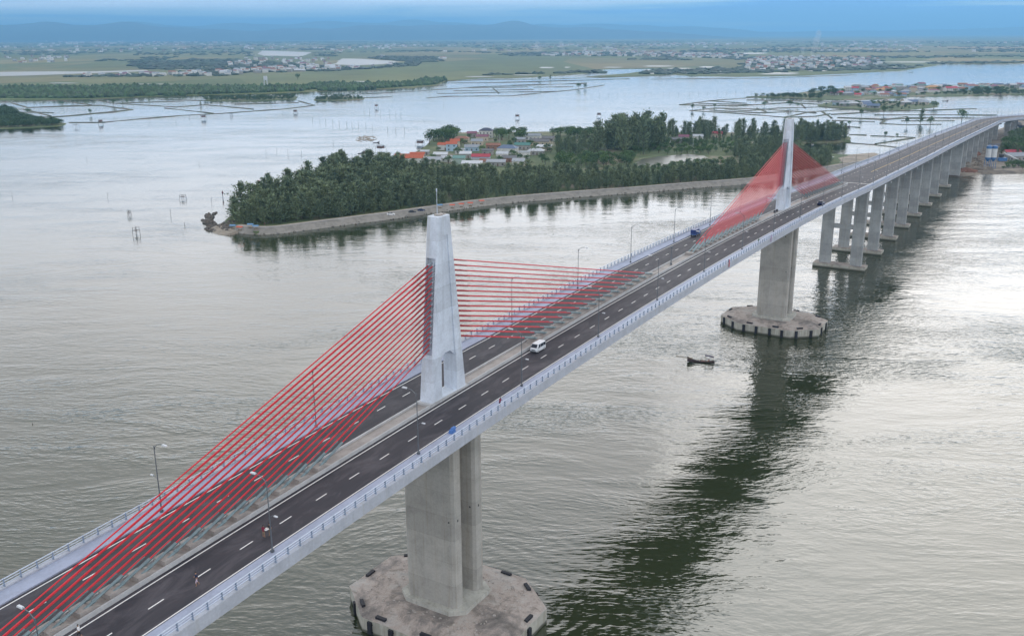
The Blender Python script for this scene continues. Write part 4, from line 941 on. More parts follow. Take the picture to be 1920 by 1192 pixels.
ff = []; RIV = [wpoly(q, 1) for q in ([(470, 112), (480, 96), (520, 94), (592, 97), (585, 106), (520, 110)], [(615, 127), (636, 109), (705, 111), (762, 116), (715, 126), (640, 128)], [(-40, 148), (-40, 135), (280, 130), (285, 136), (150, 144)])]
for pts, n in (([(-60, 146), (150, 145), (280, 144), (420, 143), (470, 137), (620, 134), (780, 124), (800, 118), (700, 121.5), (620, 125), (560, 120), (430, 112), (360, 112), (240, 121), (280, 132), (400, 131), (300, 141), (120, 141), (-60, 144)], 900),
               ([(-60, 121), (120, 119), (300, 117), (330, 107), (200, 108), (-60, 109)], 360), ([(240, 125), (430, 125), (450, 118), (250, 119)], 160), ([(780, 118), (835, 115), (830, 108), (700, 105), (690, 110)], 260),
               ([(880, 142), (1100, 137), (1130, 136), (1120, 133.5), (1000, 138), (880, 140.5)], 40), ([(1200, 139), (1300, 140), (1400, 137), (1400, 128), (1230, 131)], 130), ([(1390, 138), (1500, 136), (1640, 129), (1655, 115), (1560, 108), (1420, 108), (1390, 122)], 620),
               ([(1560, 134), (1700, 130), (1730, 122), (1640, 121)], 60), ([(-60, 96), (1960, 93), (1960, 78), (-60, 78)], 4200), ([(470, 110), (620, 110), (640, 100), (460, 98)], 160), ([(940, 105), (1200, 106), (1400, 112), (1400, 101), (1100, 97), (940, 99)], 560), ([(560, 98), (940, 100), (940, 92), (560, 92)], 420),
               ([(1380, 113), (1960, 107), (1960, 104), (1380, 108)], 200), ([(1180, 112), (1300, 113), (1250, 109)], 70), ([(1200, 99), (1960, 99), (1960, 92), (1200, 92)], 460), ([(-60, 104), (460, 104), (460, 97), (-60, 97)], 260), ([(60, 142), (300, 141.5), (300, 139.5), (60, 141)], 30), ([(1744, 120), (1960, 118), (1960, 116), (1744, 118)], 60)):
    for x, y in sample(wpoly(pts, 1), n, 0, rt_):
        if any(inside(x, y, q) for q in RIV) or (y > 3500 and mnoise(x + 400, y) < -.12): continue
        k = 1 + (y - 2500) / 14000 if y > 2500 else 1; ff.append((x, y, 1.2, rt_.uniform(7, 20) * k, rt_.uniform(3, 6.5)))
clumps('far_trees', ff, M_farfol, 'dark tree clumps scattered through the distant towns and fields')

# ---------------------------------------------------------------- houses
def roofmat(name, col, ribs=True, var=.18):
    m, t, b = newmat(name); c = t.n('ShaderNodeTexCoord'); P_ = c.outputs['Object']; n = t.noise(P_, .8, 5, .7, .3)
    col_ = t.mix(1.0, col, t.ramp(n, [(.3, 1 - var), (.7, 1 + var)]), 'MULTIPLY')
    if ribs:
        wv = t.n('ShaderNodeTexWave'); wv.inputs['Scale'].default_value = 1.6; t.l(P_, wv.inputs['Vector']); col_ = t.mix(1.0, col_, t.ramp(wv.outputs['Fac'], [(0, .88), (1, 1.06)]), 'MULTIPLY')
        bn = t.n('ShaderNodeBump'); bn.inputs['Distance'].default_value = .05; t.l(wv.outputs['Fac'], bn.inputs['Height']); t.l(bn.outputs[0], b.inputs['Normal'])
    t.l(col_, b.inputs['Base Color']); b.inputs['Roughness'].default_value = .6; return m
RF = {'orange': roofmat('orange_tiles', (.46, .10, .04)), 'red': roofmat('red_sheet', (.40, .035, .06)), 'brown': roofmat('rust_tiles', (.26, .11, .07)), 'grey': roofmat('grey_sheet', (.28, .31, .35)), 'pale': roofmat('pale_sheet', (.50, .53, .57)), 'blue': roofmat('slate_blue_sheet', (.10, .15, .25)),
      'teal': roofmat('teal_sheet', (.07, .21, .19)), 'dark': roofmat('weathered_sheet', (.15, .15, .16)), 'navy': roofmat('navy_tiles', (.035, .045, .09)), 'plum': roofmat('plum_sheet', (.22, .08, .13)), 'ochre': roofmat('ochre_tiles', (.48, .24, .08))}
WL = {'white': concrete('white_wall', (.62, .63, .62), .15), 'cream': concrete('cream_wall', (.50, .45, .36), .2), 'lightblue': concrete('light_blue_wall', (.36, .50, .62), .12), 'grey': concrete('grey_wall', (.32, .32, .31), .25), 'green': concrete('pale_green_wall', (.36, .46, .42), .15), 'brick': concrete('brick_wall', (.27, .16, .12), .2), 'yellow': concrete('yellow_wall', (.52, .40, .18), .15)}
M_win = plain('window_dark', (.04, .05, .065), .3); M_door = plain('door_brown', (.12, .08, .06), .6)
def house(x, y, rz, w, d, h, roof, wall, label, kind='gable', rise=None, annex=False, z=1.3, near=True, group='houses of the island village', detail=True):
    r = empty('house', (x, y, z), rz); tag(r, label, 'house', group); rise = rise or d * .24; e = .45
    mb = MB(); mb.box(-w / 2, w / 2, -d / 2, d / 2, -.4, h)
    if kind == 'gable': mb.add([(-w / 2, -d / 2, h), (-w / 2, d / 2, h), (-w / 2, 0, h + rise), (w / 2, -d / 2, h), (w / 2, d / 2, h), (w / 2, 0, h + rise)], [(0, 2, 1), (3, 4, 5)])
    mb.build('wall', WL[wall], r); mb = MB(); W2, D2 = w / 2 + e, d / 2 + e; dz_ = rise * e / (d / 2)
    if kind == 'gable':
        th = .14
        for s in (1, -1):
            vs = [(-W2, s * D2, h - dz_), (W2, s * D2, h - dz_), (W2, 0, h + rise), (-W2, 0, h + rise)]; vs += [(a, b, c + th) for a, b, c in vs]
            fs = [(0, 1, 2, 3), (7, 6, 5, 4), (0, 4, 5, 1), (1, 5, 6, 2), (2, 6, 7, 3), (3, 7, 4, 0)]; mb.add(vs, fs)
        if detail: mb.box(-W2, W2, -.12, .12, h + rise + th - .05, h + rise + th + .08)
    elif kind == 'hip':
        q = min(w, d) / 2 * .9; mb.add([(-W2, -D2, h), (W2, -D2, h), (W2, D2, h), (-W2, D2, h), (-W2 + q, 0, h + rise), (W2 - q, 0, h + rise)], [(0, 1, 5, 4), (1, 2, 5), (2, 3, 4, 5), (3, 0, 4), (3, 2, 1, 0)])
    elif kind == 'shed':
        vs = [(-W2, -D2, h + .02), (W2, -D2, h + .02), (W2, D2, h + rise), (-W2, D2, h + rise)]; vs += [(a, b, c + .12) for a, b, c in vs]; mb.add(vs, [(3, 2, 1, 0), (4, 5, 6, 7), (0, 1, 5, 4), (1, 2, 6, 5), (2, 3, 7, 6), (3, 0, 4, 7)])
        mb.box(-w / 2, w / 2, d / 2 - .2, d / 2, h, h + rise - .05)
    else:
        mb.box(-W2 + .2, W2 - .2, -D2 + .2, D2 - .2, h, h + .2)
        for a in ((-W2 + .2, W2 - .2, -D2 + .2, -D2 + .4), (-W2 + .2, W2 - .2, D2 - .4, D2 - .2), (-W2 + .2, -W2 + .4, -D2 + .4, D2 - .4), (W2 - .4, W2 - .2, -D2 + .4, D2 - .4)): mb.box(a[0], a[1], a[2], a[3], h + .2, h + .8)
    mb.build('roof', RF[roof], r)
    if detail:
        nw = max(1, int(w / 3.2)); fl = max(1, int(h / 3.0))
        for f in range(fl):
            for i in range(nw):
                X = -w / 2 + w * (i + .5) / nw; Z = 1.0 + f * 3.0
                if f == 0 and i == nw // 2:
                    mb = MB(); mb.box(X - .5, X + .5, -d / 2 - .04, -d / 2 + .02, 0, 2.1); mb.build('door', M_door, r); continue
                mb = MB(); mb.box(X - .55, X + .55, -d / 2 - .05, -d / 2 + .02, Z, Z + 1.15); mb.box(X - .65, X + .65, -d / 2 - .12, -d / 2, Z - .1, Z - .02); mb.build('window', M_win, r)
        for s in (-1, 1):
            mb = MB(); X = s * w / 2; mb.box(min(X, X + s * .05), max(X, X + s * .05), -.6, .6, 1.0, 2.1); mb.build('window', M_win, r)
    if annex:
        mb = MB(); mb.box(-w / 2, w / 2, -d / 2 - 3.2, -d / 2 - .06, -.4, 2.3); mb.build('annex', WL['white'], r)
        mb = MB(); vs = [(-w / 2 - .3, -d / 2 - 3.7, 2.4), (w / 2 + .3, -d / 2 - 3.7, 2.4), (w / 2 + .3, -d / 2 - .1, 2.95), (-w / 2 - .3, -d / 2 - .1, 2.95)]; vs += [(a, b, c + .1) for a, b, c in vs]; mb.add(vs, [(3, 2, 1, 0), (4, 5, 6, 7), (0, 1, 5, 4), (1, 2, 6, 5), (2, 3, 7, 6), (3, 0, 4, 7)]); mb.build('annex_roof', RF['grey'], r)
    return r
HS = [ # px, py (ground), rot, w, d, h, roof, wall, label, kind, annex
 (768, 305, .06, 22, 10, 4.2, 'orange', 'white', 'long orange-roofed white house at the shore end of the village', 'gable', False),
 (783, 303, .1, 11, 7, 5.5, 'orange', 'white', 'taller orange-roofed wing behind the long orange roof', 'gable', False),
 (847, 283, .12, 9, 7, 6.2, 'orange', 'lightblue', 'light blue two-storey house with an orange gable roof', 'gable', False),
 (832, 281, -.1, 9, 6, 4.6, 'orange', 'white', 'low orange-roofed house left of the light blue house', 'gable', False),
 (866, 268, .0, 13, 8, 4.2, 'brown', 'cream', 'rust-tiled house behind the light blue house', 'hip', False),
 (902, 302, .04, 14, 7, 3.8, 'red', 'lightblue', 'crimson-roofed pale blue house in the middle of the village', 'gable', True),
 (861, 308, .02, 9, 6, 4.8, 'teal', 'green', 'teal-roofed green house near the wood', 'shed', False),
 (912, 258, .02, 13, 10, 6.8, 'navy', 'white', 'tall white house with dark hipped roof at the back of the village', 'hip', False),
 (952, 287, -.12, 16, 10, 4.4, 'blue', 'white', 'white house with a wide slate-blue roof', 'hip', False),
 (980, 280, -.05, 13, 7, 4.0, 'teal', 'grey', 'long teal-roofed shed behind the slate-blue roof', 'gable', False),
 (1012, 272, -.15, 18, 8, 3.6, 'dark', 'cream', 'weathered long-roofed hall on the right of the village', 'gable', False),
 (1000, 262, -.1, 14, 7, 4.0, 'grey', 'white', 'grey-roofed white house at the right back of the village', 'gable', False),
 (1005, 290, -.1, 13, 8, 3.4, 'pale', 'grey', 'pale hipped roof on the right edge of the village', 'hip', False),
 (983, 296, 0, 9, 6, 4.4, 'pale', 'white', 'small bright white house with flat roof terrace', 'flat', False),
 (895, 272, 0, 10, 7, 3.8, 'grey', 'cream', 'grey-roofed cream cottage in the village centre', 'gable', False),
 (885, 283, .1, 12, 7, 3.6, 'grey', 'lightblue', 'low grey-roofed blue-walled house beside the light blue house', 'gable', False),
 (826, 297, .05, 11, 6, 3.2, 'pale', 'grey', 'pale sheet roof shed right of the orange-roofed house', 'shed', False),
 (812, 307, .0, 12, 7, 3.2, 'grey', 'white', 'wide grey sheet roof beside the orange-roofed house', 'shed', False),
 (838, 303, -.1, 8, 6, 3.2, 'pale', 'white', 'small pale-roofed hut near the teal-roofed house', 'gable', False),
 (873, 296, .1, 9, 6, 3.4, 'pale', 'grey', 'pale sheet-roofed hut left of the crimson roof', 'shed', False),
 (925, 280, .1, 12, 6, 3.8, 'brown', 'brick', 'brown-roofed brick house above the crimson roof', 'gable', False),
 (905, 264, -.1, 11, 6, 4.2, 'plum', 'cream', 'plum-roofed house in front of the dark hipped roof', 'gable', False),
 (885, 257, .1, 9, 6, 3.8, 'plum', 'grey', 'small plum-roofed house left of the tall white house', 'gable', False),
 (845, 262, 0, 10, 6, 3.8, 'pale', 'cream', 'pale-roofed house at the back left of the village', 'shed', False),
 (930, 311, 0, 14, 6, 3.0, 'grey', 'grey', 'long grey sheet roof at the wood edge below the crimson roof', 'shed', False),
 (885, 313, .05, 15, 6, 2.8, 'pale', 'white', 'long pale sheet roof at the wood edge', 'shed', False),
 (910, 309, -.1, 8, 6, 3.0, 'brown', 'cream', 'small brown-roofed hut below the crimson-roofed house', 'gable', False),
 (955, 303, .1, 11, 6, 3.2, 'dark', 'brick', 'weathered roof hut right of the crimson roof', 'gable', False),
 (972, 309, .0, 9, 6, 3.0, 'grey', 'white', 'grey hut by the hedge on the lower right of the village', 'shed', False),
 (942, 296, .0, 9, 6, 3.6, 'pale', 'white', 'small white hut in front of the slate-blue roof', 'gable', False),
 (1020, 283, -.2, 12, 6, 3.4, 'pale', 'cream', 'pale roofed shed below the long hall', 'shed', False),
 (1028, 265, -.1, 11, 6, 3.2, 'dark', 'grey', 'dark roofed shed at the far right of the village', 'gable', False),
 (975, 268, -.1, 10, 6, 3.6, 'grey', 'grey', 'grey-roofed house left of the long hall', 'gable', False),
 (862, 288, .2, 8, 5, 3.2, 'pale', 'white', 'tiny white-roofed hut under the light blue house', 'flat', False),
 (797, 290, .0, 7, 4, 2.8, 'pale', 'grey', 'tiny pale roof among the shore trees', 'gable', False),
 (853, 275, .3, 8, 6, 5.2, 'orange', 'cream', 'narrow orange roof between the two orange-roofed houses', 'gable', False),
 (915, 290, -.05, 9, 5, 3.6, 'dark', 'grey', 'dark little roof right behind the crimson roof', 'gable', False),
 (1192, 262, 0, 10, 6, 4, 'brown', 'white', 'small house among the tall casuarinas of the island', 'gable', False),
 (1343, 258, 0, 10, 6, 4, 'red', 'cream', 'little pink-roofed house in the far trees of the island', 'gable', False),
 (1270, 268, .1, 12, 6, 3.5, 'dark', 'grey', 'dark roofed house in the island clearing', 'gable', False),
 (1282, 263, -.1, 9, 6, 3.5, 'plum', 'cream', 'plum-roofed hut in the island clearing', 'gable', False),
 (1308, 262, .1, 9, 6, 3.5, 'pale', 'white', 'pale-roofed hut right of the island clearing houses', 'gable', False)]
HPOS = []
for px, py, rz, w_, d_, h_, rf, wl_, lab, kd, an in HS:
    x, y = at(px, py, 1.3); HPOS.append((x, y, max(w_, d_) / 2 + 1.5)); house(x, y, rz - .12, w_, d_, h_, rf, wl_, lab, kd, annex=an)
k = 0
for i, (x, y, z, h) in enumerate(BRO_PTS):
    if any((x - a) ** 2 + (y - b) ** 2 < (c * .85) ** 2 for a, b, c in HPOS): continue
    tree('leafy_tree', PAL[i % 2] if i % 17 == 5 else BRO[i % 5], x, y, z, h, 1.0 if i % 17 == 5 else rt_.uniform(1.0, 1.5), 'rounded green tree growing between the village and the island wood', 'tree', GB)
# strip village across the water
rs = random.Random(4); cols = ['plum', 'plum', 'grey', 'grey', 'grey', 'pale', 'blue', 'blue', 'brown', 'brown', 'dark', 'dark', 'dark', 'teal', 'red', 'ochre']; walls = ['white', 'cream', 'lightblue', 'grey', 'grey', 'white']
sp_ = []; CNT = {}
for pts, n in (([(1560, 178), (1600, 181), (1680, 182), (1720, 176), (1800, 171), (1880, 168), (1960, 168), (1960, 161), (1800, 163), (1690, 165), (1610, 167), (1565, 172)], 84), ([(1560, 197), (1640, 203), (1660, 198), (1600, 194)], 6), ([(1690, 196), (1730, 197), (1735, 193), (1700, 192.5)], 5)):
    sp_ += sample(wpoly(pts, .9), n, 15, rs, 60)
for i, (x, y) in enumerate(sorted(sp_, key=lambda p: p[0] / p[1])):
    rf, wl_ = (rs.choice(cols) if y > 1500 else rs.choice(['grey', 'blue', 'pale', 'dark'])), rs.choice(walls); st = rs.choice([3.2, 3.8, 6.2, 6.6]) if y > 1600 else 3
    CNT[(rf, wl_)] = CNT.get((rf, wl_), -1) + 1
    house(x, y, rs.uniform(-.5, .5), rs.uniform(9, 18), rs.uniform(7, 10), st, rf, wl_, '%s from the left of the %s-roofed %s houses in the strip village' % (ORD[CNT[(rf, wl_)]], rf if rf not in ('pale', 'dark') else rf + ' grey', {'lightblue': 'light blue'}.get(wl_, wl_)), rs.choice(['gable', 'gable', 'hip']), z=.9, group='houses of the strip village', detail=i % 2 == 0)
o = house(*at(1782, 172, .9), .1, 20, 10, 6, 'red', 'white', 'largest bright red roof in the strip village', 'gable', z=.9, group='houses of the strip village')
house(*at(1762 - 14, 170, .9), .1, 20, 10, 6, 'ochre', 'yellow', 'wide ochre roof left of the bright red roof in the strip village', 'hip', z=.9, group='houses of the strip village')
house(*at(1629, 169, .9), .05, 18, 9, 5, 'brown', 'white', 'lone white house with a brown roof at the back shore of the strip village', 'gable', z=.9, group='houses of the strip village')
pts = []
for px in range(1560, 1960, 5):
    if rs.random() < .75: pts.append((*at(px + rs.uniform(-2, 2), rs.uniform(166, 181) if px < 1700 else rs.uniform(164, 175), .9), .6, rs.uniform(5, 9), rs.uniform(1.1, 1.7), rs.uniform(0, 6)))
instancer('village_trees', pts, BRO[:3], 'dark trees between the houses of the strip village')
# far towns: small joined houses
def far_houses(TH=.55):
    mbs = {}; r = random.Random(8); V = []; F = []; MI = []
    mats = [WL['white'], RF['plum'], RF['grey'], RF['pale'], RF['brown'], WL['grey']]
    areas = [([(40, 144), (280, 144), (420, 143), (470, 138), (620, 133), (740, 124), (740, 122), (640, 126), (560, 126), (430, 134), (300, 141), (60, 142)], 330, 1), ([(420, 112), (620, 110), (620, 124), (480, 128), (400, 124)], 120, .9), ([(-60, 120), (300, 117), (320, 107), (-60, 108)], 130, 1),
             ([(1400, 134), (1520, 132), (1650, 124), (1646, 112), (1560, 109), (1420, 108), (1395, 118)], 420, 1), ([(950, 105), (1200, 107), (1400, 111), (1380, 101), (1100, 97)], 380, 1.2), ([(60, 88), (460, 88), (440, 80), (80, 79)], 520, 1.7), ([(460, 98), (950, 99), (950, 86), (460, 84)], 420, 1.3),
             ([(1200, 97), (1960, 98), (1960, 80), (1200, 80)], 620, 1.4), ([(-60, 100), (460, 100), (400, 88), (-60, 88)], 200, 1.3), ([(950, 97), (1250, 97), (1250, 84), (950, 84)], 200, 1.5), ([(700, 112), (840, 113), (830, 107), (720, 106)], 60, 1)]
    for pts, n, sc in areas:
        for x, y in sample(wpoly(pts, 1), int(n * TH), 0, r):
            if any(inside(x, y, q) for q in RIV) or (y > 3500 and mnoise(x, y) < -.02): continue
            far_k = 1 + max(0, y - 5000) / 12000; w_, d_, h_ = r.uniform(8, 17) * sc * far_k, r.uniform(7, 11) * far_k, r.uniform(3.5, 9) * min(far_k, 1.6); a = r.uniform(-.6, .6); c, s = math.cos(a), math.sin(a); ri = d_ * .3; k = len(V)
            loc = [(-w_ / 2, -d_ / 2, 0), (w_ / 2, -d_ / 2, 0), (w_ / 2, d_ / 2, 0), (-w_ / 2, d_ / 2, 0), (-w_ / 2, -d_ / 2, h_), (w_ / 2, -d_ / 2, h_), (w_ / 2, d_ / 2, h_), (-w_ / 2, d_ / 2, h_), (-w_ / 2, 0, h_ + ri), (w_ / 2, 0, h_ + ri)]
            V.extend([(x + p * c - q * s, y + p * s + q * c, z + 1) for p, q, z in loc]); wm = r.choice([0, 0, 5]); rm = r.choice([1, 2, 2, 3, 4, 2, 3, 4])
            for f, mi in (((0, 1, 5, 4), wm), ((1, 2, 6, 9, 5), wm), ((2, 3, 7, 6), wm), ((3, 0, 4, 8, 7), wm), ((4, 5, 9, 8), rm), ((6, 7, 8, 9), rm)): F.append(tuple(i + k for i in f)); MI.append(mi)
    me = bpy.data.meshes.new('distant_houses'); me.from_pydata(V, [], F); me.polygons.foreach_set('material_index', MI); return tag(link('distant_houses', me, mats), 'thousands of small pale and red roofed houses of the far towns', kind='stuff')
far_houses()
# ---------------------------------------------------------------- people
def person(x, y, z, rz, pose, top, legs, label, h=1.65, hat=None, scale=1):
    k = h / 1.7
    if pose == 'walk': J = dict(pel=(0, 0, .92), che=(0, .02, 1.30), nek=(0, .03, 1.47), hed=(0, .05, 1.62), sL=(-.18, .02, 1.40), eL=(-.23, -.08, 1.14), hL=(-.22, .05, .90), sR=(.18, .02, 1.40), eR=(.24, .10, 1.15), hR=(.20, .24, .98), pL=(-.09, 0, .88), kL=(-.10, .16, .48), aL=(-.10, .10, .08), fL=(-.10, .24, .03), pR=(.09, 0, .88), kR=(.10, -.04, .48), aR=(.10, -.28, .12), fR=(.10, -.16, .04))
    elif pose == 'sit': J = dict(pel=(0, 0, .42), che=(0, .04, .80), nek=(0, .05, .96), hed=(0, .08, 1.11), sL=(-.18, .04, .90), eL=(-.24, .12, .66), hL=(-.16, .32, .60), sR=(.18, .04, .90), eR=(.24, .12, .66), hR=(.16, .32, .60), pL=(-.09, .02, .38), kL=(-.14, .40, .46), aL=(-.13, .42, .08), fL=(-.13, .55, .03), pR=(.09, .02, .38), kR=(.14, .40, .46), aR=(.13, .42, .08), fR=(.13, .55, .03))
    elif pose == 'lean': J = dict(pel=(0, 0, .90), che=(0, .14, 1.24), nek=(0, .22, 1.38), hed=(0, .30, 1.50), sL=(-.18, .18, 1.32), eL=(-.22, .38, 1.14), hL=(-.16, .56, 1.05), sR=(.18, .18, 1.32), eR=(.22, .38, 1.14), hR=(.16, .56, 1.05), pL=(-.09, 0, .86), kL=(-.12, .05, .46), aL=(-.12, .02, .08), fL=(-.12, .15, .03), pR=(.09, 0, .86), kR=(.12, -.02, .46), aR=(.12, -.10, .08), fR=(.12, .03, .03))
    else: J = dict(pel=(0, 0, .92), che=(0, 0, 1.30), nek=(0, .01, 1.47), hed=(0, .03, 1.62), sL=(-.18, 0, 1.40), eL=(-.25, .02, 1.14), hL=(-.22, .12, .93), sR=(.18, 0, 1.40), eR=(.24, .14, 1.16), hR=(.12, .32, 1.18), pL=(-.09, 0, .88), kL=(-.11, .02, .48), aL=(-.12, 0, .08), fL=(-.13, .13, .03), pR=(.09, 0, .88), kR=(.11, .02, .48), aR=(.12, 0, .08), fR=(.13, .13, .03))
    E_ = [('pel', 'che'), ('che', 'nek'), ('nek', 'hed'), ('che', 'sL'), ('sL', 'eL'), ('eL', 'hL'), ('che', 'sR'), ('sR', 'eR'), ('eR', 'hR'), ('pel', 'pL'), ('pL', 'kL'), ('kL', 'aL'), ('aL', 'fL'), ('pel', 'pR'), ('pR', 'kR'), ('kR', 'aR'), ('aR', 'fR')]
    RD = dict(pel=.14, che=.155, nek=.06, hed=.115, sL=.065, eL=.048, hL=.045, sR=.065, eR=.048, hR=.045, pL=.09, kL=.06, aL=.045, fL=.04, pR=.09, kR=.06, aR=.045, fR=.04)
    names = list(J); me = bpy.data.meshes.new('t'); me.from_pydata([tuple(c * k for c in J[n]) for n in names], [(names.index(a), names.index(b)) for a, b in E_], [])
    o = bpy.data.objects.new('t', me); COL.objects.link(o); md = o.modifiers.new('s', 'SKIN'); md.use_smooth_shade = True
    for i, n in enumerate(names): me.skin_vertices[0].data[i].radius = (RD[n] * k, RD[n] * k)
    me.skin_vertices[0].data[0].use_root = True; o.modifiers.new('u', 'SUBSURF').levels = 1
    dg = bpy.context.evaluated_depsgraph_get(); m2 = bpy.data.meshes.new_from_object(o.evaluated_get(dg)); m2.name = 'body'; bpy.data.objects.remove(o)
    m2.materials.clear()
    for mm in (M_skin, top, legs, plain('hair_%d' % len(MATS), (.015, .012, .01), .7)): m2.materials.append(mm)
    nz, pz = J['nek'][2] * k, J['pel'][2] * k; hd = Vector(J['hed']) * k; kn = J['kL'][2] * k
    for p in m2.polygons:
        c = p.center
        if c.z > nz: p.material_index = 3 if (c.z > hd.z + .03 or c.y < hd.y - .04) else 0
        elif c.z > pz - .02 and abs(c.x) < .26: p.material_index = 1 if (Vector(J['hL']) * k - c).length > .2 and (Vector(J['hR']) * k - c).length > .2 else 0
        elif c.z > kn * .85: p.material_index = 2 if abs(c.x) < .19 else 0
        else: p.material_index = 0
    r = empty('person', (x, y, z), rz); tag(r, label, 'person'); b = bpy.data.objects.new('body', m2); COL.objects.link(b); b.parent = r
    mb = MB(); mb.box(-.075 * k, .075 * k, hd.y - .09 * k, hd.y + .05 * k, hd.z + .03 * k, hd.z + .13 * k, taper=.7); h_ = mb.build('hair', m2.materials[3], r)
    if hat: h_.name = 'hat'; h_.data.materials[0] = hat
    return r
def onroad(px, py, h=0.0):
    z = 38.0
    for _ in range(25):
        X, Y = at(px, py, z); dx, dy = X - BX, Y - BY; u = dx * c_ + dy * s_; v = dx * s_ - dy * c_; z = dz(u) + h
    return X, Y, z, u, v
Mc = lambda n, c: plain(n, c, .8, 0, .1, 8)
navy, pink, dred, black, white, khaki, green_ = Mc('navy_cloth', (.02, .03, .08)), Mc('pale_pink_cloth', (.6, .5, .6)), Mc('dark_red_cloth', (.22, .02, .05)), Mc('black_cloth', (.02, .02, .022)), Mc('white_cloth', (.75, .75, .76)), Mc('tan_cloth', (.28, .2, .13)), Mc('green_cloth', (.05, .12, .07))
x, y, z, u, v = onroad(370, 1097); person(x, y, z, BAZ + 1.2, 'walk', navy, pink, 'person in a navy top and pale shorts walking alone on the near lane', 1.68)
x, y, z, u, v = onroad(495, 1007); person(x, y, z, BAZ - 1.4, 'stand', dred, khaki, 'person in a dark red top standing by the lane line, facing a companion', 1.6)
x2, y2, z2, u, v = onroad(507, 1004); person(x2, y2, z2, BAZ + 1.7, 'stand', black, khaki, 'person in black top beside the street lamp, facing the one in dark red', 1.7)
mb = MB(); mb.box(-.35, .35, -.25, .25, 0, .02); mb.box(-.2, .2, -.15, .15, .02, .12)
o = mb.build('white_bundle', M_white); o.location = ((x + x2) / 2, (y + y2) / 2, z + 1.02); o.rotation_euler = (.1, .1, 1); tag(o, 'white papers held between the two people on the lane', 'papers')
x, y, z, u, v = onroad(150, 1196); person(x, y, z, BAZ + .6, 'walk', white, black, 'person in a white top walking beside the median at the bottom edge', 1.62)
x, y, z, u, v = onroad(1453, 461, .2); person(*Wd(u, 11.1)[:2], z, BAZ + math.pi / 2 + math.pi, 'lean', green_, black, 'person in dark green leaning on the railing near the distant pylon', 1.65)
x, y, z, u, v = onroad(921, 759, .2); person(*Wd(u, 10.9)[:2], dz(u) + .2, BAZ - math.pi / 2, 'lean', dred, black, 'person in dark red leaning on the near railing right of the near pylon', 1.6)

# ---------------------------------------------------------------- vehicles
def wheel(x, y, r, rad=.3, wd=.18):
    mb = MB(); mb.tube([(x, y - wd / 2, rad), (x, y + wd / 2, rad)], rad, 14); w_ = mb.build('wheel', M_tyre, r)
    s = 1 if y > 0 else -1; mb = MB(); mb.tube([(x, y + s * wd * .4, rad), (x, y + s * (wd / 2 + .015), rad)], rad * .58, 10); mb.build('rim', M_lumi, w_)
def lathe_body(secs, mat, r, name='body'):
    """secs: list of (x, half width, z low, z high, roof half width) hull sections joined along x"""
    mb = MB(); vs = []
    for x, hw, z0, zb, zt, rw in secs: vs += [(x, -hw, z0), (x, -hw, zb), (x, -rw, zt - .06), (x, -rw + .12, zt), (x, rw - .12, zt), (x, rw, zt - .06), (x, hw, zb), (x, hw, z0)]
    n = 8; fs = [(i * n + k, i * n + (k + 1) % n, (i + 1) * n + (k + 1) % n, (i + 1) * n + k) for i in range(len(secs) - 1) for k in range(n)]
    fs += [tuple(range(n))[::-1], tuple((len(secs) - 1) * n + k for k in range(n))]; mb.add(vs, fs); return mb.build(name, mat, r)
def quadpane(r, pts, name='window', mat=None):
    mb = MB(); vs = [Vector(p) for p in pts]; n = (vs[1] - vs[0]).cross(vs[2] - vs[0]).normalized() * .012
    mb.add([p + n for p in vs] + [p - n * 2 for p in vs], [(0, 1, 2, 3), (7, 6, 5, 4), (0, 4, 5, 1), (1, 5, 6, 2), (2, 6, 7, 3), (3, 7, 4, 0)]); return mb.build(name, mat or M_glass, r)
def van(x, y, z, rz, label):
    r = empty('minivan', (x, y, z), rz); r.scale = (.88, .88, .88); tag(r, label, 'van')
    lathe_body([(-1.95, .78, .35, .95, 1.70, .68), (-1.85, .82, .28, 1.0, 1.84, .72), (.95, .82, .28, 1.0, 1.86, .72), (1.20, .82, .28, 1.0, 1.80, .70), (1.72, .80, .28, .98, 1.08, .74), (1.92, .76, .32, .80, .92, .70)], M_bodyw, r)
    quadpane(r, [(1.25, -.62, 1.74), (1.25, .62, 1.74), (1.74, .68, 1.10), (1.74, -.68, 1.10)][::-1], 'windscreen')
    for s in (1, -1):
        for a, b in ((.35, 1.05), (-.75, .20), (-1.75, -.9)):
            pts = [(a, s * .825, 1.04), (b, s * .825, 1.04), (b - (.12 if b > .9 else 0), s * .745, 1.66), (a, s * .745, 1.66)]; quadpane(r, pts if s > 0 else pts[::-1], 'window')
        mb = MB(); mb.box(1.88, 1.95, s * .60 - .14, s * .60 + .14, .62, .80); mb.build('headlight', M_lumi, r)
        mb = MB(); mb.box(1.15, 1.28, min(s * .84, s * 1.0), max(s * .84, s * 1.0), 1.05, 1.25); mb.build('mirror', M_tyre, r)
    mb = MB(); mb.box(1.9, 2.02, -.74, .74, .28, .50); mb.build('bumper', M_pole, r); mb = MB(); mb.box(1.90, 1.945, -.4, .4, .58, .74); mb.build('grille', M_tyre, r)
    quadpane(r, [(-1.94, -.6, 1.62), (-1.94, .6, 1.62), (-1.98, .66, 1.08), (-1.98, -.66, 1.08)], 'rear_window')
    for X in (1.25, -1.2):
        for Y in (.74, -.74): wheel(X, Y, r, .28, .16)
    return r
x, y, z, u, v = onroad(1008, 660); van(*Wd(u + .8, 3.0)[:2], dz(u) + .01, BAZ + math.pi, 'small white minivan driving towards the camera beside the near median')
M_blue = plain('blue_paint', (.02, .045, .17), .4); M_blue2 = plain('light_blue_paint', (.08, .2, .5), .4); M_car = plain('dark_blue_car', (.012, .02, .07), .25); M_cargrey = plain('dark_grey_car', (.03, .032, .04), .3); M_carw = plain('white_car', (.72, .73, .74), .3)
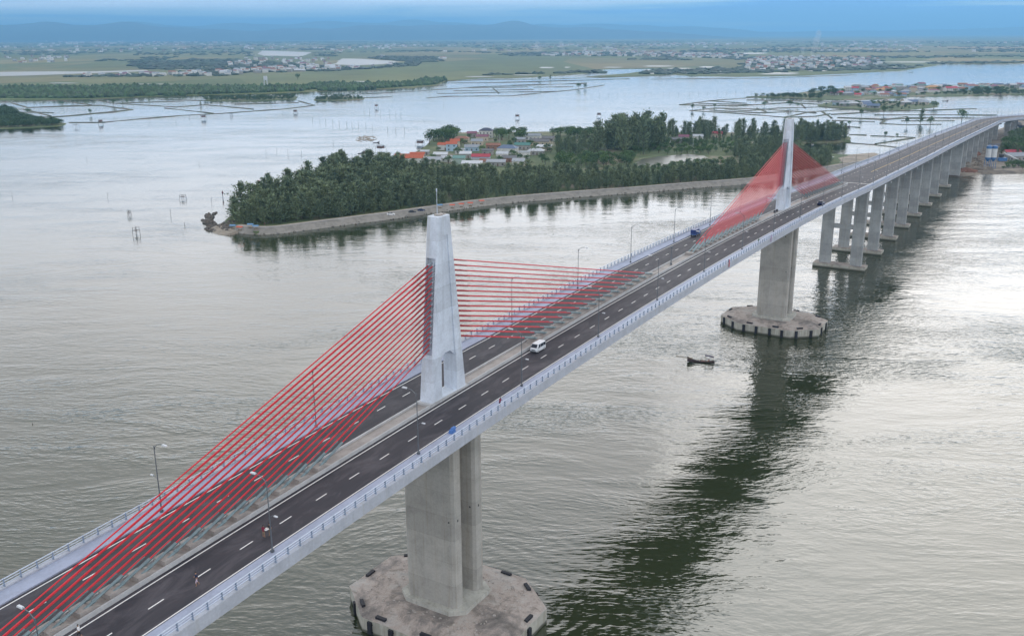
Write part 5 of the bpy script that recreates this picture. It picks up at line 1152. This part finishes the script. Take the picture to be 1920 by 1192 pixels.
def truck(x, y, z, rz, label):
    r = empty('truck', (x, y, z), rz); r.scale = (.78, .78, .78); tag(r, label, 'truck'); mb = MB(); mb.box(-2.6, 1.2, -.95, .95, .95, 2.5); mb.build('cargo_cover', M_blue, r); mb = MB(); mb.box(-2.7, 1.2, -1, 1, .75, .93); mb.build('bed', M_blue2, r)
    mb = MB(); mb.box(-2.6, 2.6, -.5, .5, .42, .74); mb.build('chassis', M_pole, r)
    lathe_body([(1.3, .9, .5, 1.2, 1.95, .82), (2.2, .9, .5, 1.2, 1.95, .80), (2.75, .88, .5, 1.1, 1.25, .80)], M_blue2, r, 'cab'); quadpane(r, [(2.25, -.7, 1.88), (2.25, .7, 1.88), (2.73, .74, 1.28), (2.73, -.74, 1.28)][::-1], 'windscreen')
    for X in (1.9, -1.7):
        for Y in (.84, -.84): wheel(X, Y, r, .38, .24)
    return r
x, y, z, u, v = onroad(1300, 440, .2); truck(*Wd(u, -8.0)[:2], dz(u) + .01, BAZ, 'small blue covered truck stopped at the left kerb before the distant pylon')
def car(x, y, z, rz, mat, label):
    r = empty('car', (x, y, z), rz); tag(r, label, 'car')
    lathe_body([(-2.1, .78, .35, .7, .82, .7), (-1.95, .86, .25, .75, .95, .78), (-1.0, .88, .22, .8, .98, .8), (.9, .88, .22, .78, .95, .8), (2.0, .82, .25, .65, .78, .72), (2.15, .74, .35, .55, .68, .66)], mat, r)
    lathe_body([(-1.55, .74, .9, 1.0, 1.05, .72), (-.95, .72, .9, 1.2, 1.42, .62), (.15, .72, .9, 1.2, 1.44, .62), (.95, .74, .9, .98, 1.02, .70)], M_glass, r, 'window_band'); mb = MB(); mb.box(-.9, .1, -.56, .56, 1.43, 1.47, taper=.95); mb.build('roof', mat, r)
    for X in (1.35, -1.3):
        for Y in (.8, -.8): wheel(X, Y, r, .31, .18)
    return r
x, y, z, u, v = onroad(1537, 384); car(*Wd(u, 8.0)[:2], dz(u) + .01, BAZ, M_car, 'dark blue car stopped against the right kerb beyond the distant pylon')
q = Wd(742, 1.8 + 1.5, 0); car(q[0], q[1], dz(742) + .01, BAZ + math.pi, M_cargrey, 'dark car driving on the far descending part of the bridge')
def motorbike(x, y, z, rz, label, cat='motorbike'):
    r = empty('motorbike', (x, y, z), rz); tag(r, label, cat)
    for X in (.62, -.62):
        mb = MB(); mb.tube([(X, -.05, .3), (X, .05, .3)], .3, 12); mb.build('wheel', M_tyre, r)
    mb = MB(); mb.tube([(-.62, 0, .3), (-.2, 0, .5), (.35, 0, .5), (.62, 0, .3)], .09, 6); mb.box(-.6, .15, -.12, .12, .55, .78, taper=.8); mb.build('frame', M_cargrey, r)
    mb = MB(); mb.tube([(.6, 0, .35), (.45, 0, 1.0)], .05, 5); mb.tube([(.45, -.32, 1.02), (.45, .32, 1.02)], .025, 5); mb.build('handlebar', M_pole, r); return r
for (u, v, lab) in ((560, 2.0, 'motorbike near the yellow line on the far approach'), (596, -8.2, 'motorbike parked at the left kerb of the far approach'), (600, -8.4, 'second motorbike parked at the left kerb of the far approach')):
    q = Wd(u, v); motorbike(q[0], q[1], dz(u) + .01, BAZ + .3, lab)
x, y, z, u, v = onroad(845, 809, .2); q = Wd(u, 9.7); mb = MB(); mb.box(-.7, .4, -.3, .3, 0, .5, taper=.85); mb.box(-.3, .7, -.2, .25, .45, .75, taper=.7); o = mb.build('tarpaulin_bundle', M_blue2); o.location = (q[0], q[1], dz(u) + .2); o.rotation_euler = (0, 0, BAZ); tag(o, 'crumpled blue tarpaulin bundle on the right footway near the first pylon', 'bundle')
M_redc = plain('red_cloth', (.45, .03, .05), .8); M_purp = plain('faded_purple_cloth', (.35, .2, .38), .8)
for u_, mm, hh, lab in ((105.5, M_redc, 1.9, 'red banner hung over the right railing between the pylons'), (141, M_purp, 1.9, 'faded pinkish banner hung over the right railing before the distant pylon')):
    mb = MB(); n = 5
    vs = [(-.35 + .7 * i / (n - 1), .04 * math.sin(i * 2.2) , 0 - hh * j / 3) for j in range(4) for i in range(n)]; vs2 = [(a, b + .02, c) for a, b, c in vs]
    fs = [(j * n + i, j * n + i + 1, (j + 1) * n + i + 1, (j + 1) * n + i) for j in range(3) for i in range(n - 1)]; K = len(vs)
    mb.add(vs + vs2, fs + [tuple(q + K for q in f[::-1]) for f in fs]); o = mb.build('banner', mm); q = Wd(u_, 12.1); o.location = (q[0], q[1], dz(u_) + 1.3); o.rotation_euler = (0, 0, BAZ); tag(o, lab, 'banner')
mb = MB(); mb.tube([(0, 0, 0), (0, 0, 4.2)], [.12, .08], 8); mb.box(-.25, .25, -.2, .2, 0, .5); mb.box(-.3, .3, -.15, .15, 4.2, 4.6); o = mb.build('sensor_post', M_pole); u = 97.5; o.location = Wd(u, 0, dz(u) + .18); tag(o, 'short grey post standing alone on the median between the pylons', 'post')
# site gear on the median
for u_, lab in ((186.0, 'red plastic barrier block on the median before the distant pylon'), (188.5, 'second red barrier block on the median, closest to the distant pylon')):
    mb = MB(); mb.box(-.5, .5, -.3, .3, 0, .8, taper=.7); o = mb.build('barrier_block', M_dark); o.location = Wd(u_, 0, dz(u_) + .185); o.rotation_euler = (0, 0, BAZ); tag(o, lab.replace('red plastic', 'dark').replace('red', 'dark'), 'barrier')

# ---------------------------------------------------------------- boats
M_hull = plain('dark_hull', (.07, .05, .055), .6, 0, .25, 2); M_hull2 = plain('wood_inside', (.20, .12, .10), .7); M_awn = plain('purple_grey_awning', (.07, .06, .10), .7); M_bamboo = plain('bamboo', (.22, .18, .13), .7)
def boat(x, y, rz, L, label, awning=True, poles=True, name='fishing_boat'):
    r = empty(name, (x, y, 0), rz); tag(r, label, 'boat'); n = 11; vs = []; vi = []
    for i in range(n):
        t = i / (n - 1); X = -L * .46 + L * t; wd = .17 * L * .42 * (math.sin(math.pi * min(1, (t * .82 + .22))) ** .7) * (1 if t < .97 else .25); sh = .36 + 1.1 * max(0, t - .5) ** 1.8 * 4.6 + .25 * max(0, .25 - t) * 2
        vs += [(X, -wd, sh), (X, -wd * .75, .12), (X, 0, -.18 + .5 * max(0, t - .8) * 3), (X, wd * .75, .12), (X, wd, sh)]
    fs = [(i * 5 + k, i * 5 + k + 1, (i + 1) * 5 + k + 1, (i + 1) * 5 + k) for i in range(n - 1) for k in range(4)] + [(4, 3, 2, 1, 0), tuple((n - 1) * 5 + k for k in range(5))]
    mb = MB(); mb.add(vs, fs); hl = mb.build('hull', M_hull, r); md = hl.modifiers.new('s', 'SOLIDIFY'); md.thickness = .05
    mb = MB(); vs = []
    for i in range(1, n - 1): q = i * 5; t = i / (n - 1); X = -L * .46 + L * t; wd = .17 * L * .42 * (math.sin(math.pi * min(1, (t * .82 + .22))) ** .7); vs += [(X, -wd * .8, .22 + max(0, t - .6)), (X, wd * .8, .22 + max(0, t - .6))]
    mb.add(vs, [(2 * i, 2 * i + 1, 2 * i + 3, 2 * i + 2) for i in range(n - 3)]); mb.build('deck', M_hull2, r)
    for t in (.35, .55): mb = MB(); mb.box(-L * .46 + L * t - .12, -L * .46 + L * t + .12, -.55, .55, .42, .50); mb.build('thwart', M_hull2, r)
    if awning:
        mb = MB(); vs = [(-L * .42, -.7, 1.85), (-L * .10, -.7, 2.35), (-L * .10, .7, 2.35), (-L * .42, .7, 1.85), (-L * .42, 0, 1.95), (-L * .10, 0, 2.45)]
        mb.add(vs + [(a, b, c - .05) for a, b, c in vs], [(0, 1, 5, 4), (4, 5, 2, 3), (7, 6, 10, 11), (11, 10, 9, 8), (0, 6, 7, 1), (2, 8, 9, 3)]); mb.build('awning', M_awn, r)
        for X in (-L * .4, -L * .14):
            for Y in (-.7, .7): mb = MB(); mb.tube([(X, Y, .4), (X, Y, 1.85)], .03, 5); mb.build('awning_post', M_bamboo, r)
        mb = MB(); mb.tube([(0, 0, .2), (0, 0, 2.2)], .035, 5); mb.build('mast', M_bamboo, r); mb = MB(); mb.tube([(L * .22, 0, .4), (L * .22, 0, 2.0)], .025, 5); mb.build('short_mast', M_bamboo, r)
        mb = MB(); mb.box(-.9, .3, -.45, .45, .25, .62, taper=.8); mb.build('net_pile', M_redc if False else M_hull2, r)
    if poles:
        for s in (1, -1): mb = MB(); mb.tube([(L * .34, s * .4, 1.1), (L * .95, s * 1.9, 2.4 if s > 0 else 1.0)], [.10, .06], 5); mb.build('fishing_pole', M_bamboo, r)
    return r
bx, by = at(1316, 679, 0); boat(bx, by, math.pi - .12, 8.2, 'dark fishing boat with an awning and two long poles near the second pier'); 
o = person(bx + 2.2, by + .05, .1, math.pi / 2, 'sit', dred, black, 'person sitting under the awning at the stern of the fishing boat', 1.6)
for px, py, lab in ((1395 / 1, 0, ''),): pass
for px, py, L, rz, lab in ((716, 304 - 3, 7, .4, 'small boat moored left of the orange-roofed house'), (1810, 0, 0, 0, ''), (705, 268, 6, .1, 'tiny boat off the village shore, left of the trees'), (676, 288, 6, .8, 'tiny boat beside the net platform near the village'), (1585, 238.5, 9, .1, 'long dark boat moored at the short bund left of the bridge'), (1772, 190, 9, .1, 'small boat on the water below the strip village'), (1707, 136, 12, .1, 'lone boat far out on the right channel')):
    if L: x, y = at(px, py, 0); boat(x, y, rz, L, lab, False, False, 'rowing_boat')

# ---------------------------------------------------------------- fishing gear in the lagoon
M_stk = plain('wet_bamboo', (.09, .08, .075), .8)
def stake(px, py, h, lab='thin bamboo fishing stake standing in the open lagoon', lean=.05):
    x, y = at(px, py, 0); mb = MB(); mb.tube([(0, 0, -.5), (random.uniform(-lean, lean) * h, 0, h)], .09 if y < 900 else .14, 5); o = mb.build('fishing_stake', M_stk); o.location = (x, y, 0); tag(o, lab, 'fishing stake', 'fishing stakes in the lagoon')
for px, py, h in ((320, 404, 3.5), (241, 402, 3), (202, 370, 3), (397, 380, 3.5), (346, 424, 2.2), (499, 290, 4), (519, 288, 3.5), (540, 290, 4.5), (565, 289, 3), (374, 310, 3), (625, 270, 3.5), (163, 300, 3.5), (832, 198, 5), (727, 246, 5), (742, 247, 5), (758, 248, 5.5), (650, 236, 5), (660, 237, 5), (672, 237, 5), (686, 239, 5), (636, 235, 5), (698, 240, 4),
                  (683, 212, 6), (693, 213, 6), (703, 213, 6), (713, 215, 6), (731, 216, 6), (742, 218, 6), (752, 218, 5), (611, 231, 5), (624, 232, 5), (1262, 151, 6), (330, 232, 4), (355, 222, 4), (383, 222, 4), (434, 217, 4), (586, 226, 4), (600, 230, 4), (530, 217, 4), (280, 228, 4), (23, 370, 3), (61, 795, .3)): stake(px, py, h)
for i in range(24): stake(1105 + i * 17 + random.uniform(-3, 3), 181 - i * .35, 4.5, 'one of a long row of thin stakes across the pale far lagoon')
def netframe(px, py, w_, h, label, hut=False):
    x, y = at(px, py, 0); r = empty('lift_net_frame', (x, y, 0), random.uniform(-.5, .5)); tag(r, label, 'net frame', 'fishing frames standing in the lagoon')
    for a in (-1, 1):
        for b in (-1, 1): mb = MB(); mb.tube([(a * w_ / 2, b * w_ / 2, -.5), (a * w_ * .42, b * w_ * .42, h)], .10, 5); mb.build('leg', M_stk, r)
    mb = MB(); mb.box(-w_ * .45, w_ * .45, -w_ * .45, w_ * .45, h * .55, h * .55 + .12); mb.build('platform', M_stk, r)
    for a in (-1, 1): mb = MB(); mb.tube([(-w_ * .5, a * w_ * .42, h * .9), (w_ * .5, a * w_ * .42, h * .9)], .07, 5); mb.build('beam', M_stk, r)
    if hut:
        mb = MB(); mb.box(-w_ * .35, w_ * .35, -w_ * .3, w_ * .3, h * .55 + .12, h * .55 + 1.9); mb.build('hut_wall', M_hull2, r); mb = MB(); mb.add([(-w_ * .45, -w_ * .4, h * .55 + 1.8), (w_ * .45, -w_ * .4, h * .55 + 1.8), (w_ * .45, w_ * .4, h * .55 + 1.8), (-w_ * .45, w_ * .4, h * .55 + 1.8), (-w_ * .45, 0, h * .55 + 2.7), (w_ * .45, 0, h * .55 + 2.7)], [(0, 1, 5, 4), (2, 3, 4, 5), (1, 2, 5), (3, 0, 4), (3, 2, 1, 0)]); mb.build('hut_roof', RF['grey'], r)
for px, py, w_, h, lab, hut in ((256, 440, 2.6, 4, 'stilted bamboo net frame nearest the camera in the left lagoon', False), (343, 374, 3, 3, 'round-topped net frame left of the island tip', False), (243, 405, 1.6, 3, 'slender tripod of stakes left of the island tip', False), (714, 282, 7, 3.5, 'net platform with a hut beside the village shore', True), (690, 291, 8, 3, 'low long net platform left of the village', True), (792 - 4, 272, 7, 3.5, 'stilt hut at the edge of the village trees', True),
                                (970, 227 - 5, 5, 4, 'lone stilt hut in the pale lagoon above the village', True), (1123, 219, 5, 4, 'lone stilt hut in the pale lagoon left of the tall trees', True), (143, 239, 5, 5, 'stilt frame right of the mangrove islet', False), (189, 233, 5, 5, 'second stilt frame right of the mangrove islet', True), (382, 224, 6, 5, 'square stilt frame in the upper left lagoon', True), (434, 217, 3, 4, 'small frame below the left pond corner', False), (554, 213, 5, 4, 'stilt frame near the end of the left ponds', True), (706, 203, 4, 5, 'stilt frame in the middle far lagoon', True)):
    netframe(px, py, w_, h, lab, hut)
# row of stakes round the net platform
for i in range(14): stake(660 + i * 6.5, 292 + random.uniform(-1.5, 1.5), 1.8, 'one of the short stakes around the net platforms left of the village')
# floating net debris
mb = MB()
for i in range(60):
    x, y = at(random.uniform(668, 708), random.uniform(255, 266), 0); s = random.uniform(.3, 1.2); mb.box(x - s * 2, x + s * 2, y - s, y + s, -.1, .25, taper=.6)
tag(mb.build('floating_nets', M_bamboo), 'scattered floating nets and floats off the village shore', kind='stuff')
# channel marker and round signs
mr = empty('channel_marker', (*at(418, 371, 0), 0)); tag(mr, 'dark channel marker post with a reddish top mark left of the island', 'channel marker')
mb = MB(); mb.tube([(0, 0, -.5), (0, 0, 4.2)], .18, 8); mb.build('post', M_dark, mr); mb = MB(); mb.tube([(0, 0, 2.6), (0, 0, 3.6), (0, 0, 4.4)], [.55, .45, .1], 8); mb.build('top_mark', plain('dark_maroon', (.12, .03, .05), .6), mr)
for px, py, mm, lab in ((487, 365, plain('sign_red', (.35, .05, .08), .5), 'round red sign on a pole above the left trees'), (509, 361, plain('sign_blue', (.12, .2, .45), .5), 'round blue sign on a pole above the left trees')):
    r = empty('round_sign', (*at(px, py, 0), 0)); tag(r, lab, 'sign'); mb = MB(); mb.tube([(0, 0, -1), (0, 0, 8)], .1, 6); mb.build('pole', M_lumi, r); mb = MB(); mb.tube([(0, -.15, 8), (0, .15, 8)], 1.0, 14); mb.build('disc', mm, r)

# ---------------------------------------------------------------- along the island path
x, y = at(733, 403.5, 2.6); car(x, y, 2.66, .15, M_carw, 'white car parked on the island path left of the near pylon')
for px, py, mm, lab in ((773, 399, M_cargrey, 'dark car parked in the tree shade near the white car'), (790, 396, M_car, 'second dark car parked under the trees, close to the near pylon')): x, y = at(px, py, 2.0); car(x, y, 2.0, .2, mm, lab)
M_org = plain('orange_canvas', (.5, .10, .05), .7); M_bl = plain('blue_canvas', (.12, .25, .42), .7)
def stall(px, py, mm, lab, w_=3, d_=2.2, z=2.6):
    x, y = at(px, py, z); r = empty('market_stall', (x, y, z), random.uniform(-.3, .3)); tag(r, lab, 'stall', 'stalls on the island shore')
    for a in (-1, 1):
        for b in (-1, 1): mb = MB(); mb.tube([(a * w_ * .45, b * d_ * .45, 0), (a * w_ * .45, b * d_ * .45, 2.0)], .04, 5); mb.build('pole', M_pole, r)
    mb = MB(); mb.add([(-w_ / 2, -d_ / 2, 1.95), (w_ / 2, -d_ / 2, 1.95), (w_ / 2, d_ / 2, 1.95), (-w_ / 2, d_ / 2, 1.95), (-w_ / 2, 0, 2.5), (w_ / 2, 0, 2.5)], [(0, 1, 5, 4), (2, 3, 4, 5), (1, 2, 5), (3, 0, 4), (3, 2, 1, 0)]); mb.build('canopy', mm, r)
    mb = MB(); mb.box(-w_ * .3, w_ * .3, -.3, .3, .1, .75); mb.build('table', M_bamboo, r)
for px, py, mm, lab in ((450, 433, M_org, 'small orange canopy at the tip of the island'), (437, 430, M_bl, 'blue-grey canopy at the very tip of the island'), (470, 428, M_bl, 'long blue canopy among the huts at the island tip'), (480, 431, M_bl, 'second blue canopy right of the long one'), (848, 391, M_org, 'red-orange canopy on the path just right of the near pylon'), (865, 389, M_org, 'second red-orange canopy right of the near pylon'), (882, 387, M_org, 'third red-orange canopy right of the near pylon'), (903, 383, M_org, 'fourth red-orange canopy farther right on the path'), (825, 391, M_bl, 'grey-blue canopy hidden behind the tip of the near pylon')): stall(px, py, mm, lab)
for px, py, tp, lab in ((441, 416.5, white, 'tiny person in white on the sandy island tip'), (445, 417, black, 'tiny dark person on the sandy island tip'), (437, 425, black, 'tiny dark person by the blue-grey canopy'), (497, 428, dred, 'tiny person in red on the path right of the canopies'), (503, 427, navy, 'tiny person in navy on the path right of the canopies'), (620, 409, black, 'tiny dark person near the young casuarina')):
    x, y = at(px, py, 1.2); person(x, y, 1.25 if px < 450 else 2.6, random.uniform(0, 6), 'stand', tp, black, lab, 1.65)
# thin masts on the island
for px, py, h, lab in ((1299, 283, 10, 'pale pole standing in the island clearing'), (1423 - 154, 255, 11, 'thin mast in the far island trees'), (1037, 250, 14, 'thin lattice mast behind the right end of the village'), (1532, 256, 13, 'thin mast above the far right trees of the island'), (936, 276, 11, 'slim pole between the village trees')):
    x, y = at(px, py, 1.3); mb = MB(); mb.tube([(0, 0, 0), (0, 0, h)], [.16, .1], 6); mb.tube([(-1, 0, h * .92), (1, 0, h * .92)], .06, 4); o = mb.build('utility_pole', M_lumi); o.location = (x, y, 1.3); tag(o, lab, 'pole')
x, y = at(499, 166, 1); mb = MB(); [mb.tube([(a, b, 0), (a * .7, b * .7, 22)], .5, 4) for a in (-3, 3) for b in (-3, 3)]; mb.box(-3, 3, -3, 3, 15, 22); o = mb.build('water_tower', M_lumi); o.location = (x, y, 1); tag(o, 'pale square tower standing at the field edge on the far left shore', 'tower')

# ---------------------------------------------------------------- building site on the bank
sx, sy = at(1855, 316, 1.2); r = empty('cement_silo', (sx, sy, 1.2)); tag(r, 'blue and white cement silos on steel legs on the bank', 'silo')
M_sb = plain('silo_blue', (.06, .17, .38), .45); M_sw = plain('silo_white', (.6, .62, .63), .45)
for k, X in enumerate((-2.0, 2.0)):
    mb = MB(); mb.tube([(X, 0, 5.2), (X, 0, 7.2)], [.6, 1.9], 18); mb.tube([(X, 0, 7.2), (X, 0, 8.0)], 1.9, 18); mb.build('cone', M_sb, r); mb = MB(); mb.tube([(X, 0, 8.0), (X, 0, 14.2)], 1.88, 18); mb.build('tank', M_sw, r); mb = MB(); mb.tube([(X, 0, 14.2), (X, 0, 15.9)], 1.9, 18); mb.tube([(X, 0, 15.9), (X, 0, 16.5)], [1.9, .5], 18); mb.build('top_band', M_sb, r)
    for a in (-1.4, 1.4):
        for b in (-1.4, 1.4): mb = MB(); mb.tube([(X + a, b, -.2), (X + a, b, 8)], .16, 6); mb.build('leg', M_sb, r)
mb = MB(); mb.tube([(-4, -1.6, 16.9), (4, -1.6, 16.9)], .06, 4); mb.tube([(-4, -1.6, 17.5), (4, -1.6, 17.5)], .06, 4); [mb.tube([(X, -1.6, 15.9), (X, -1.6, 17.5)], .06, 4) for X in (-4, -2, 0, 2, 4)]; mb.build('handrail', M_sb, r)
r = empty('batching_plant', (*at(1880, 303, 1.2), 1.2)); tag(r, 'blue batching hopper with a long pale conveyor right of the silos', 'batching plant')
mb = MB(); mb.box(-3.5, 2.5, -1.5, 1.5, .5, 3.0); mb.build('bin', M_sb, r); mb = MB(); mb.tube([(-1.5, 0, 3.1), (-1.5, 0, 5.5)], [1.6, 2.0], 14); mb.build('hopper', M_dark, r); mb = MB(); mb.tube([(0, 0, 6.4), (12, -1.5, .9)], .55, 4); mb.build('conveyor', M_sw, r); mb = MB(); [mb.tube([(X, Y, 0), (X, Y, 3)], .14, 5) for X in (-3, 2) for Y in (-1.3, 1.3)]; mb.build('legs', M_pole, r)
for px, py, rz, w_, d_, h_, rf, wl_, lab in ((1905, 300, .1, 16, 9, 3.5, 'grey', 'grey', 'low grey-roofed site shed at the right edge'), (1896, 293, .1, 12, 6, 3.6, 'red', 'cream', 'red-roofed hut behind the grey site shed'), (1898, 243, 0, 14, 8, 5, 'dark', 'grey', 'dark building behind the right bank trees'), (1915, 247, .2, 10, 7, 4, 'blue', 'white', 'small blue-roofed building at the right edge behind the trees')):
    x, y = at(px, py, 1.2); house(x, y, rz, w_, d_, h_, rf, wl_, lab, 'gable', z=1.2, group='site buildings on the bank')
M_soil = concrete('red_soil', (.20, .10, .07), .4, streak=False)
def mound(px, py, a, b, h, mat, lab, z=1.2):
    x, y = at(px, py, z); m = bmesh.new(); bmesh.ops.create_icosphere(m, subdivisions=3, radius=1); r = random.Random(int(px))
    for v in m.verts:
        k = 1 + .25 * math.sin(v.co.x * 5 + px) * math.cos(v.co.y * 4) + r.uniform(-.08, .08); v.co = Vector((v.co.x * a * k, v.co.y * b * k, max(-.3, v.co.z * h * k)))
    me = bpy.data.meshes.new('earth_mound'); m.to_mesh(me); m.free(); o = link('earth_mound', me, mat); o.location = (x, y, z); tag(o, lab, 'mound')
mound(1812, 322, 7, 4, 2.6, M_soil, 'dark red earth mound under the bank piers'); mound(1827, 291, 5, 4, 2.6, M_soil, 'reddish mound behind the silos'); mound(1868, 283, 12, 6, 3, M_sand, 'large pale sand heap behind the silos'); mound(1840, 318, 9, 4, 2.0, M_dirt, 'grey rubble mound left of the silos'); mound(1895, 262, 12, 5, 2.5, M_sand, 'pale sand heap beyond the bank trees'); mound(1760, 325, 4, 3, 1.8, M_dirt, 'small earth heap at the water edge under the piers')
r = empty('excavator', (*at(1808, 297, 1.2), 1.2), .5); tag(r, 'small white and dark excavator parked behind the bank piers', 'excavator')
mb = MB(); mb.box(-2, 2, -1.5, -.9, 0, .9); mb.box(-2, 2, .9, 1.5, 0, .9); mb.build('tracks', M_tyre, r); mb = MB(); mb.box(-2, 1.4, -1.3, 1.3, 1.0, 2.4, taper=.9); mb.build('body', M_sw, r); mb = MB(); mb.box(.2, 1.4, .2, 1.2, 2.4, 3.4, taper=.9); mb.build('cab', M_glass, r); mb = MB(); mb.tube([(1.4, 0, 2), (4, 0, 4.2), (6, 0, 1.2)], [.3, .25, .2], 5); mb.build('boom', M_yellow, r)

# ---------------------------------------------------------------- smoke
def smoke(px, py, segs, dens, lab):
    x, y = at(px, py, 1); mb = bmesh.new()
    for (dx, z, rad) in segs:
        m4 = Matrix.Translation((dx, 0, z)) @ Matrix.Diagonal((rad, rad, rad * 1.5, 1)); bmesh.ops.create_icosphere(mb, subdivisions=2, radius=1, matrix=m4)
    r = random.Random(int(px))
    for v in mb.verts: v.co += Vector((r.uniform(-1, 1), r.uniform(-1, 1), r.uniform(-1, 1))) * 2.0
    me = bpy.data.meshes.new('smoke_plume'); mb.to_mesh(me); mb.free(); o = link('smoke_plume', me); o.location = (x, y, 1)
    m = bpy.data.materials.new('smoke'); m.use_nodes = True; m.node_tree.nodes.clear(); t = NT(m.node_tree); p = t.n('ShaderNodeVolumePrincipled'); p.inputs['Color'].default_value = (.95, .97, 1, 1); p.inputs['Density'].default_value = dens
    out = t.n('ShaderNodeOutputMaterial'); t.l(p.outputs[0], out.inputs['Volume']); me.materials.append(m); tag(o, lab, kind='stuff')
smoke(1523, 104, [(0, 8, 9), (3, 24, 11), (9, 42, 13), (14, 62, 15), (20, 86, 14)], .010, 'pale smoke plume rising from the far town right of centre')
smoke(1505, 103, [(0, 8, 8), (-2, 22, 10)], .008, 'fainter smoke wisp left of the tall plume')
smoke(1057, 104, [(0, 8, 12), (-6, 24, 14), (-12, 42, 15)], .008, 'smoke wisp over the town right of centre')
smoke(1010, 98, [(0, 10, 20), (-10, 26, 22)], .006, 'low smoke haze over the central town')
